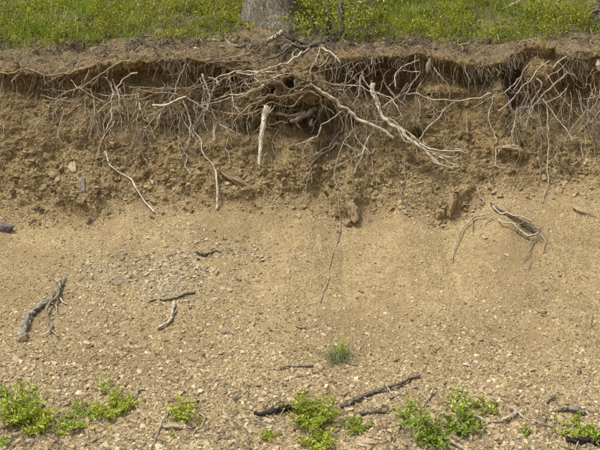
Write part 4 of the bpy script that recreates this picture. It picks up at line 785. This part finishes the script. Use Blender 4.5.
lone_root('hanging_root', 'long horizontal pale root reaching left from an earth column', 'root', [(498, 89), (494, 93), (480, 97), (465, 100), (450, 100), (440, 99), (430, 97), (418, 94), (406, 93)], 1.1, .6, 'p', (-.03, .08, .12, .08), 3, group=G_)
lone_root('hanging_root', 'thin root dropping from the earth column to the slope', 'root', [(494, 95), (491, 110), (489, 122), (495, 137), (496, 150), (496, 164), (503, 168)], .6, .7, 'p', (.03, .05, .03), 1, group=G_)
lone_root('hanging_root', 'small pale root fork left of the earth column root', 'root', [(484, 163), (489, 164), (495, 163)], .9, .8, 'p', (.03, .03), 0, group=G_)
lone_root('hanging_root', 'long thin white root trailing down onto the open slope', 'root', [(338, 190), (339, 207), (340, 225), (337, 243), (330, 262), (328, 278), (324, 291), (320, 302)], .5, .45, 'p', (.02, .022, .018), 3, B_FIN, G_, wig=.5)
lone_root('broken_root', 'brown broken root stub hanging at mid bank right of the tangle', 'root', [(466, 112), (467, 122), (468, 133)], 1.6, 1.0, 'b', (.02, .05), 0)
lone_root('stick', 'long pale bent stick leaning on the lower left bank', 'stick', [(105, 151), (109, 163), (115, 169), (124, 175), (132, 181), (138, 191), (145, 201), (154, 212)], .8, 1.1, 'p', (.02, .04, .03), 0, B_FIN, wig=.4)
# splintered upright stake
C, rad = path([(268, 107), (265, 117), (263, 128), (261, 142), (260, 152), (259, 167)], 3.6, 1.5, (.16, .16, .12), wig=.5); org = C[0].copy()
e = empty('broken_stake', org, 'splintered bleached stake hanging point down among the roots', 'broken root')
v_, q_ = tube(C - org, rad, 18, .22, 5); link('shaft', mesh_np('shaft', v_, q_, M_ROOT_PALE, None, True), e)
for tip in ((275, 106), (271, 105), (265, 106)):
    c2, r2 = path([(266, 116), ((266 + tip[0]) / 2 + .5, 111), tip], 1.4, .4, (.17, .18), wig=.3); v_, q_ = tube(c2 - org, r2, 6, .2); link('splinter', mesh_np('splinter', v_, q_, M_ROOT_PALE, None, True), e)
c2, r2 = path([(262, 131), (265, 125), (271, 118)], .7, .4, (.16, .14), wig=.3); v_, q_ = tube(c2 - org, r2, 6); link('twig', mesh_np('twig', v_, q_, M_ROOT, None, True), e)
def slab_piece(name, label, cat, px, py, w_, h_, d_, m, rot, seed):
    p, nn = hit(px, py, B_REF); s = ppm(p[1]); me = rock_mesh(name, (w_ * s, d_ * s, h_ * s), m, seed, 3, 16, .1); o = link(name, me); o.location = p + np.array([0, -.06, 0]); o.rotation_euler = (R(8), R(rot), R(10)); return tag(o, label, cat)
slab_piece('bark_piece', 'pale peeling piece of bark hanging under the lip', 'bark', 428, 66, 6, 17, 3, M_ROOT_PALE, 5, 41)
slab_piece('bark_piece', 'small pale bark flap dangling from the thick root end', 'bark', 311, 123, 4, 9, 2, M_ROOT_PALE, 10, 43)
slab_piece('stub', 'short white root stub standing in the burrow mouth', 'root', 295, 83, 2.6, 11, 3, M_ROOT_PALE, 2, 44)

# fine root hairs over the bank face: nobody could count them
hb = MB(); HB = [(100, 108, 26, 24), (185, 108, 40, 22), (212, 95, 14, 20), (345, 120, 22, 26), (400, 100, 24, 20), (530, 105, 26, 26), (585, 105, 20, 22), (300, 105, 30, 14)]
p, n_, s__ = on_grid(7500, 5.0, 8.0, -4.0, 4.0); px_, py_ = proj(p)
k = RNG.uniform(0, 1, len(p)) < np.clip(.16 + 1.1 * pn(p * np.array([1.6, 1.6, .8]), 120) + .25 * np.exp(-((px_ - 350) / 120) ** 2) + .12 * (py_ < 90) + sum(.75 * np.exp(-((px_ - a_) / w_) ** 2 - ((py_ - b_) / h_) ** 2) for a_, b_, w_, h_ in HB), .04, 1) * sst(175, 110, py_)
for b_, nn in zip(p[k], n_[k]):
    L_ = random.uniform(.06, .36); kq = 6; q = [b_ - nn * .01]; d_ = nn * .5 + RNG.normal(0, .5, 3) + [0, -.3, -.5]
    for _ in range(kq):
        d_ = d_ / np.linalg.norm(d_) + RNG.normal(0, .28, 3) + [0, 0, -.35]; d_ /= np.linalg.norm(d_); q.append(q[-1] + d_ * L_ / kq)
    v_, q_ = tube(q, np.linspace(random.choice([.0014, .002, .0026, .0034]), .0009, kq + 1), 4, 0); hb.add(v_, q_, RNG.beta(1.8, 1.5))
for _ in range(60):                                                               # matted hairs under the tangle on the slope
    h_, nn = hit(random.gauss(528, 12), random.gauss(228, 7)); d_ = RNG.normal(0, .6, 3) + [0, -.5, -.4]; q = [h_]
    for _k in range(5): d_ = d_ / np.linalg.norm(d_) + RNG.normal(0, .35, 3) + [0, -.1, -.25]; d_ /= np.linalg.norm(d_); q.append(q[-1] + d_ * random.uniform(.02, .04))
    v_, q_ = tube(q, np.linspace(.0022, .001, 6), 4, 0); hb.add(v_, q_, RNG.beta(1.2, 2.2))
link('root_hairs', hb.mesh('root_hairs', M_LITTER), kind='stuff')

# ------------------------------------------------------------------ driftwood, sticks and twigs on the slope
def branch_thing(name, label, cat, main, limbs, m, twig_m=None, cut=None, group=None):
    C, rad = path(main[0], main[1], main[2], main[3], B_FIN, step=.009, wig=main[4] if len(main) > 4 else .8); org = C[0].copy(); e = empty(name, org, label, cat, group)
    v_, q_ = tube(C - org, rad * (1 + .35 * np.abs(pn(C * 9, 130))), 26, .3, seedc[0]); g_ = rad.mean(); v_ = v_ + g_ * ((.8 if m is M_ROTTEN else .38) * np.stack([fbm(v_ / g_ * .55, 3, 140 + a_) for a_ in range(3)], -1)); link('stem', mesh_np('stem', v_, q_, m, None, True), e)
    for pts, r0, r1, off in limbs:
        c2, r2 = path(pts, r0, r1, off, B_FIN, wig=.8); v_, q_ = tube(c2 - org, r2, 8, .18, seedc[0]); link('limb', mesh_np('limb', v_, q_, twig_m or m, None, True), e)
    if cut:
        t = C[0] - C[2]; t /= np.linalg.norm(t); v_, q_ = tube(np.array([t * -.012, t * .012, t * .016]), np.array([1, .96, .7]) * rad[0] * 1.08, 10, .12, 3); link('cut_end', mesh_np('cut_end', v_, q_, cut, None, False), e)
    return e
M_LICHEN = wood_mat('lichened_wood', (.03, .026, .02), (.095, .082, .061), (.33, .30, .235), 2.2, 1)
branch_thing('driftwood_log', 'forked grey driftwood log with a brown cut end on the gravel', 'driftwood', ([(22, 338), (24, 326), (30, 313), (40, 306), (50, 300), (57, 291), (60, 283), (58, 276)], 4.3, 1.9, (.05, .06, .05)),
             [([(60, 287), (57, 297), (50, 303), (47, 311), (50, 322), (51, 331)], 1.8, 1.5, (.10, .08, .04)), ([(51, 330), (47, 334), (41, 337)], 1.2, .7, (.04, .02)), ([(51, 330), (55, 333), (59, 337)], 1.2, .7, (.04, .02)), ([(57, 297), (63, 302), (68, 305)], 1.3, .7, (.05, .02)), ([(61, 286), (63, 280), (64, 274)], 1.5, .8, (.05, .05)), ([(50, 302), (57, 306), (56, 312)], 1.2, .6, (.04, .02))], M_LICHEN, M_ROOT_PALE, M_CUT)
branch_thing('stick', 'crossbar twig of the T-shaped pair, dark at its left end', 'stick', ([(150, 300), (158, 299), (167, 299), (175, 298), (185, 294), (195, 291)], 1.1, 1.4, (.02, .03, .03)), [([(160, 300), (164, 305), (168, 308)], .6, .4, (.02, .01)), ([(180, 297), (181, 303)], .5, .4, (.02, .01))], M_ROOT)
branch_thing('stick', 'curved pale stick hanging below the crossbar twig', 'stick', ([(174, 302), (173, 312), (171, 319), (166, 325), (158, 328)], 1.6, 1.4, (.03, .03)), [([(172, 316), (176, 313), (178, 309)], .7, .4, (.03, .01))], M_ROOT_PALE)
branch_thing('stick', 'dark little twig lying on the gravel at mid slope', 'stick', ([(196, 252), (203, 255), (210, 254), (216, 251), (222, 252)], 1.1, .8, (.02, .02)), [([(205, 255), (201, 251), (197, 248)], .6, .4, (.02, .01))], M_ROTTEN)
branch_thing('dead_branch', 'long dark dead branch lying across the lower slope', 'branch', ([(342, 406), (352, 401), (362, 397), (373, 392), (383, 388), (394, 386), (402, 383), (410, 379), (420, 374)], 2.4, 1.0, (.03, .05, .04), .6),
             [([(383, 388), (387, 391), (389, 400)], .7, .4, (.07, .03)), ([(388, 386), (391, 391), (390, 399)], .6, .3, (.08, .03)), ([(404, 385), (407, 392), (408, 401)], .7, .4, (.06, .03)), ([(360, 398), (368, 399), (378, 399)], 1.1, .6, (.03, .02)), ([(390, 398), (396, 395), (403, 390)], 1.4, .9, (.02, .03)), ([(349, 403), (352, 396), (350, 391)], .7, .4, (.05, .05))], M_ROOT_DARK, M_ROOT)
branch_thing('stick', 'short dark stick with a pale broken end below the long branch', 'stick', ([(359, 414), (366, 414), (376, 412), (386, 411), (394, 408)], 1.5, .8, (.02, .02)), [([(376, 412), (384, 407), (390, 407)], .6, .4, (.02, .02))], M_ROOT_DARK, None, M_ROOT_PALE)
branch_thing('rotten_log', 'dark rotten log half buried left of the dense green plant', 'log', ([(254, 414), (263, 414), (268, 412), (276, 411), (285, 409), (298, 408)], 1.5, 3.2, (.02, .04, .03)), [([(270, 412), (273, 402), (279, 396)], .7, .4, (.03, .05)), ([(263, 413), (266, 403), (272, 398)], .9, .5, (.03, .05)), ([(285, 409), (281, 416), (277, 421)], .8, .4, (.04, .02))], M_ROTTEN, M_ROOT)
branch_thing('stick', 'looped grey stick beside the large-leaved plant', 'stick', ([(470, 411), (477, 416), (485, 420), (496, 421), (507, 419), (514, 416), (516, 411), (511, 407)], 1.2, 1.5, (.02, .04, .03)), [([(505, 420), (512, 419), (518, 414)], 1.0, .6, (.02, .02)), ([(487, 420), (487, 428), (488, 437)], .6, .4, (.02, .01))], M_ROOT)
branch_thing('stick', 'straight grey twig running right from the looped stick', 'stick', ([(516, 412), (523, 416), (531, 419), (540, 423), (552, 427)], 1.2, .6, (.02, .02)), [([(528, 418), (535, 424), (541, 426)], .6, .4, (.02, .01))], M_ROOT)
branch_thing('stick', 'curved pale twig near the small green sprout', 'stick', ([(535, 430), (535, 436), (531, 441)], .9, .7, (.03, .02)), [], M_ROOT_PALE)
branch_thing('stick', 'dark stick leaning up behind the pale green plant', 'stick', ([(427, 403), (430, 396), (434, 387)], 1.2, .8, (.02, .05)), [([(430, 396), (427, 391)], .5, .3, (.03, .05))], M_ROOT)
branch_thing('stick', 'pale thin twig slanting under the small leafy plant', 'stick', ([(169, 411), (163, 423), (158, 433), (152, 445), (149, 453)], .8, .6, (.03, .02), .5), [], M_ROOT)
branch_thing('stick', 'second thin twig close beside the slanting pale twig', 'stick', ([(166, 414), (161, 422), (157, 430)], .7, .5, (.03, .02), .5), [], M_ROOT_PALE)
branch_thing('stick', 'hooked pale twig right of the small leafy plant', 'stick', ([(199, 413), (203, 418), (202, 425), (196, 431), (193, 437)], .9, .7, (.02, .02)), [], M_ROOT_PALE)
branch_thing('stick', 'short dark twig right of the pale triangular stone', 'stick', ([(232, 403), (237, 398), (241, 395)], 1.1, .9, (.02, .03)), [([(237, 399), (232, 399)], .5, .3, (.02, .02))], M_ROOT_DARK)
branch_thing('stick', 'bent pale twig below the short dark twig', 'stick', ([(222, 411), (227, 416), (231, 422), (234, 429)], .9, .6, (.02, .03)), [([(228, 417), (226, 425)], .5, .3, (.02, .01))], M_ROOT_PALE)
branch_thing('stick', 'forked bleached twig at the foot of the slope', 'stick', ([(214, 440), (220, 437), (224, 431), (221, 424)], .9, .5, (.02, .03)), [([(220, 437), (226, 438), (230, 434)], .7, .4, (.02, .03))], M_ROOT_PALE)
branch_thing('stick', 'pale twig poking left of the tiny bright plant', 'stick', ([(256, 419), (262, 424), (269, 428), (276, 432)], .9, .7, (.03, .02)), [([(262, 424), (266, 419)], .5, .3, (.02, .03))], M_ROOT_PALE)
branch_thing('stick', 'thin dark twig lying on gravel below the brown earth', 'stick', ([(276, 370), (285, 368), (294, 366), (303, 367), (313, 367)], .7, .9, (.015, .015)), [], M_ROOT_DARK)
branch_thing('stick', 'grey twig crossing above the small leafy plant', 'stick', ([(136, 393), (140, 390), (146, 389)], 1.3, .9, (.02, .03)), [([(140, 390), (136, 398), (132, 403)], .8, .5, (.02, .02))], M_ROOT)
branch_thing('stick', 'thick grey stick at the bottom edge by the large-leaved plant', 'stick', ([(446, 440), (453, 443), (461, 446), (470, 452)], 2.0, 1.4, (.03, .03)), [([(455, 444), (462, 441)], .7, .4, (.03, .03))], M_ROOT)
branch_thing('charred_wood', 'charred lump of wood above the trailing plant', 'wood', ([(561, 412), (566, 409), (573, 409), (580, 411), (583, 413)], 2.2, 3.0, (.02, .05, .03)), [([(566, 409), (558, 411), (550, 412)], 1.0, .5, (.03, .01)), ([(575, 408), (578, 404)], 1.2, .7, (.05, .06))], M_ROTTEN)
branch_thing('charred_wood', 'dark charred log below the trailing plant', 'wood', ([(567, 441), (576, 440), (585, 439), (596, 440), (606, 438)], 2.6, 3.4, (.02, .04, .03)), [([(577, 440), (575, 447), (572, 454)], 1.0, .6, (.04, .02))], M_ROTTEN, M_ROOT)
branch_thing('stick', 'small dark twig on the open gravel above the charred lump', 'stick', ([(546, 403), (551, 399), (556, 395)], .9, .7, (.015, .03)), [([(551, 399), (557, 400)], .6, .3, (.02, .01))], M_ROOT_DARK)
branch_thing('stick', 'bleached broken stick on the bank top by the dark root', 'stick', ([(268, 41), (273, 38), (278, 35), (282, 32)], 1.6, 2.0, (.02, .04), .3), [], M_ROOT_PALE)
branch_thing('stick', 'short weathered wood chip lying on the bank top left of the tree', 'stick', ([(226, 40), (231, 44), (238, 47)], 1.3, 1.0, (.02, .03), .4), [], M_ROOT)
branch_thing('stick', 'dark curled twig in the turf debris left of the tree', 'stick', ([(204, 44), (210, 40), (217, 38), (223, 40)], .9, .7, (.02, .05), .8), [([(210, 40), (208, 46)], .6, .4, (.04, .02))], M_ROOT_DARK)
branch_thing('dead_branch', 'bare grey branch lying in the grass at the hilltop', 'branch', ([(499, 10), (507, 7), (515, 4), (526, -2)], .9, 1.8, (.08, .12), .5), [([(510, 6), (512, 10)], .7, .4, (.1, .06))], M_ROOT)
branch_thing('dead_branch', 'dark bare branch rising from grass near the bilberry bush', 'branch', ([(548, 11), (553, 6), (559, 0), (563, -5)], 1.0, 1.5, (.08, .14), .5), [], M_ROOT_DARK)
branch_thing('dead_branch', 'dry twig slanting down beside the tree trunk', 'branch', ([(284, 1), (289, 5), (295, 10), (299, 14), (302, 24)], 1.2, .9, (.15, .2), .5), [([(295, 10), (301, 8), (306, 4)], .7, .4, (.18, .2))], M_ROOT)
branch_thing('dead_branch', 'thin pale twig sticking up in the left grass', 'branch', ([(104, 11), (108, 6), (110, 2)], .7, .5, (.08, .14), .5), [], M_ROOT)
branch_thing('dark_form', 'dark stump-shaped form among bushes at the hillside edge', 'stump', ([(593, 22), (592, 14), (592, 6), (593, 2)], 7.5, 5.0, (-.02, .05), .4), [([(592, 14), (601, 12), (608, 8)], 2.0, .8, (.05, .1)), ([(592, 9), (586, 6), (583, 3)], 1.6, .7, (.06, .1))], M_ROTTEN)  # stump-shaped dark form filling a dark spot of unknown cause

# ------------------------------------------------------------------ plants at the foot of the slope
def plant(px, py, wpx, hpx, n_leaf, leaf_px, m, label, tint=(.1, 1), n_stem=9, name='leafy_plant', group='green plants at the foot of the scree', flowers=()):
    wpx *= 1.08; hpx *= .82; n_leaf = int(n_leaf * 1.25); leaf_px *= .8
    p, nn = hit(px, py + hpx * .35); s = ppm(p[1]); st = []
    for k in range(n_stem):
        a = 2 * math.pi * k / n_stem + random.uniform(-.3, .3); rx = wpx * s * .5 * random.uniform(.5, 1); h_ = hpx * s * random.uniform(.4, .8)
        ex, ey = math.cos(a) * rx, math.sin(a) * min(rx, .14); ez = h_ + ey * .6
        st.append(([(ex * .1, ey * .1, 0), (ex * .55, ey * .55, max(ez * .55, .01)), (ex, ey, max(ez, ey * .6 + .015))], .0035, .0015))
    return woody_plant(name, label, 'plant', p - nn * .01, st, int(n_leaf * 1.5), leaf_px * s, m, min(wpx, hpx) * s * .13, group, tint, .25, M_ROOT_BROWN)
plant(18, 411, 50, 38, 620, 5.2, M_LEAF, 'big leafy green plant at the lower left corner', (.05, .95), 13)
plant(38, 424, 28, 24, 280, 5.5, M_LEAF, 'bright green clump in front of the big leafy plant', (.35, 1), 9)
plant(33, 388, 8, 10, 26, 4, M_LEAF_Y, 'tiny yellow-green sprout above the big leafy plant', (.4, 1), 3)
plant(78, 419, 40, 16, 420, 4.4, M_LEAF_Y, 'creeping pale plant between two brighter clumps', (.2, .9), 9)
plant(60, 430, 18, 10, 110, 4.5, M_LEAF, 'low bright rosette below the creeping pale plant', (.4, 1), 6)
plant(113, 407, 40, 22, 430, 4.6, M_LEAF, 'bright seedling clump right of the creeping pale plant', (.3, 1), 9)
plant(104, 383, 18, 18, 60, 4, M_LEAF_Y, 'sparse yellowish sprig above the bright seedling clump', (.3, 1), 5)
plant(182, 412, 28, 22, 260, 4.6, M_LEAF, 'small leafy plant growing behind the flat tan stone', (.3, 1), 9)
plant(172, 437, 8, 6, 34, 3.6, M_LEAF, 'tiny sprout below the flat tan stone', (.2, .8), 3)
plant(199, 419, 6, 8, 26, 3.6, M_LEAF, 'little sprout beside the hooked pale twig', (.2, .8), 3)
plant(313, 414, 60, 27, 640, 5, M_LEAF, 'dense green plant covering the rotten log end', (.05, .95), 14)
plant(318, 440, 36, 20, 380, 4.6, M_LEAF, 'bright mossy-looking plant at the bottom edge', (.35, 1), 10)
plant(357, 425, 30, 12, 190, 4.4, M_LEAF_D, 'low plant right of the dense green plant', (.2, .95), 8)
plant(267, 435, 15, 12, 130, 3.6, M_LEAF, 'tiny bright tuft beside the pale poking twig', (.25, .9), 6)
plant(410, 416, 38, 24, 300, 4.4, M_LEAF_Y, 'pale green plant with airy foliage below the long branch', (.2, .95), 10)
plant(432, 435, 40, 20, 340, 5.6, M_LEAF_D, 'dark green grassy-leaved plant at the bottom edge', (.0, .8), 11)
plant(459, 402, 30, 18, 150, 5.2, M_LEAF_Y, 'yellow-tipped plant rising above the large-leaved plant', (.4, 1), 7)
plant(462, 425, 38, 19, 150, 7.6, M_LEAF_D, 'large-leaved dark green plant left of the looped stick', (.0, .8), 8)
plant(486, 405, 26, 14, 130, 4.8, M_LEAF, 'small green plant right of the yellow-tipped plant', (.1, .85), 6)
plant(572, 428, 46, 10, 190, 4.8, M_LEAF, 'trailing green plant beside the charred wood', (.2, .95), 10)
plant(592, 434, 24, 15, 190, 4.8, M_LEAF, 'leafy sprout at the right end of the trailing plant', (.1, .8), 5)
plant(526, 431, 12, 9, 60, 4, M_LEAF, 'little green sprout left of the curved pale twig', (.1, .7), 4)
plant(2, 442, 12, 10, 70, 4.2, M_LEAF_Y, 'pale sprout at the bottom left corner', (.2, .8), 4)
plant(4, 392, 10, 22, 90, 4, M_LEAF_Y, 'upright pale sprig at the left edge behind the big plant', (.2, .8), 4)
# grey-green grass tuft with a green sprig
p, nn = hit(336, 361); s = ppm(p[1]); e = empty('grass_tuft', p, 'grey-green grass tuft standing alone on the open gravel', 'plant')
n = 260; bb = np.stack([RNG.normal(0, 6.0 * s, n), RNG.normal(0, .035, n), np.zeros(n)], 1); bb[:, 2] = np.maximum(bb[:, 1] * .6, -.02) - .01
v_, q_, t_ = blades(bb, RNG.uniform(6, 18, n) * s, RNG.uniform(.3, 1.4, n), np.full(n, .0035), RNG.uniform(0, 1, n)); link('blades', mesh_np('blades', v_, q_, M_TUFT, t_), e, kind='stuff')
n = 60; bb = np.stack([5 * s + RNG.normal(0, 2.6 * s, n), RNG.normal(.04, .015, n), RNG.uniform(0, .02, n)], 1)
v_, q_, t_ = blades(bb, RNG.uniform(10, 30, n) * s, RNG.uniform(.15, .9, n), RNG.uniform(.003, .006, n), RNG.uniform(.05, .7, n)); link('sprig', mesh_np('sprig', v_, q_, M_LEAF, t_), e, kind='stuff')
for px, py, lab in [(84, 425, 'yellow flower under the creeping pale plant, leftmost of three'), (92, 427, 'yellow flower in the middle of three beside the creeping plant'), (110, 427, 'yellow flower alone below the bright seedling clump')]:
    p, nn = hit(px, py + 4); s = ppm(p[1]); e = empty('flower', p, lab, 'flower', 'yellow flowers by the creeping plant')
    v_, q_ = tube(np.array([(0, 0, -.01), (.002, -.004, .02), (0, -.008, 4 * s)]), np.array([.0015, .0012, .001]), 6, 0); link('stem', mesh_np('stem', v_, q_, M_ROOT_BROWN, None, True), e)
    for k in range(5):
        a = 2 * math.pi * k / 5; v_, q_ = leaves(1, np.array([[0, -.008, 4 * s]]), np.array([[math.cos(a), -.5, math.sin(a) * .8 + .3]]), np.array([2.0 * s]), .8); link('petal', mesh_np('petal', v_, q_, M_FLOWER, np.full(6, .5)), e)
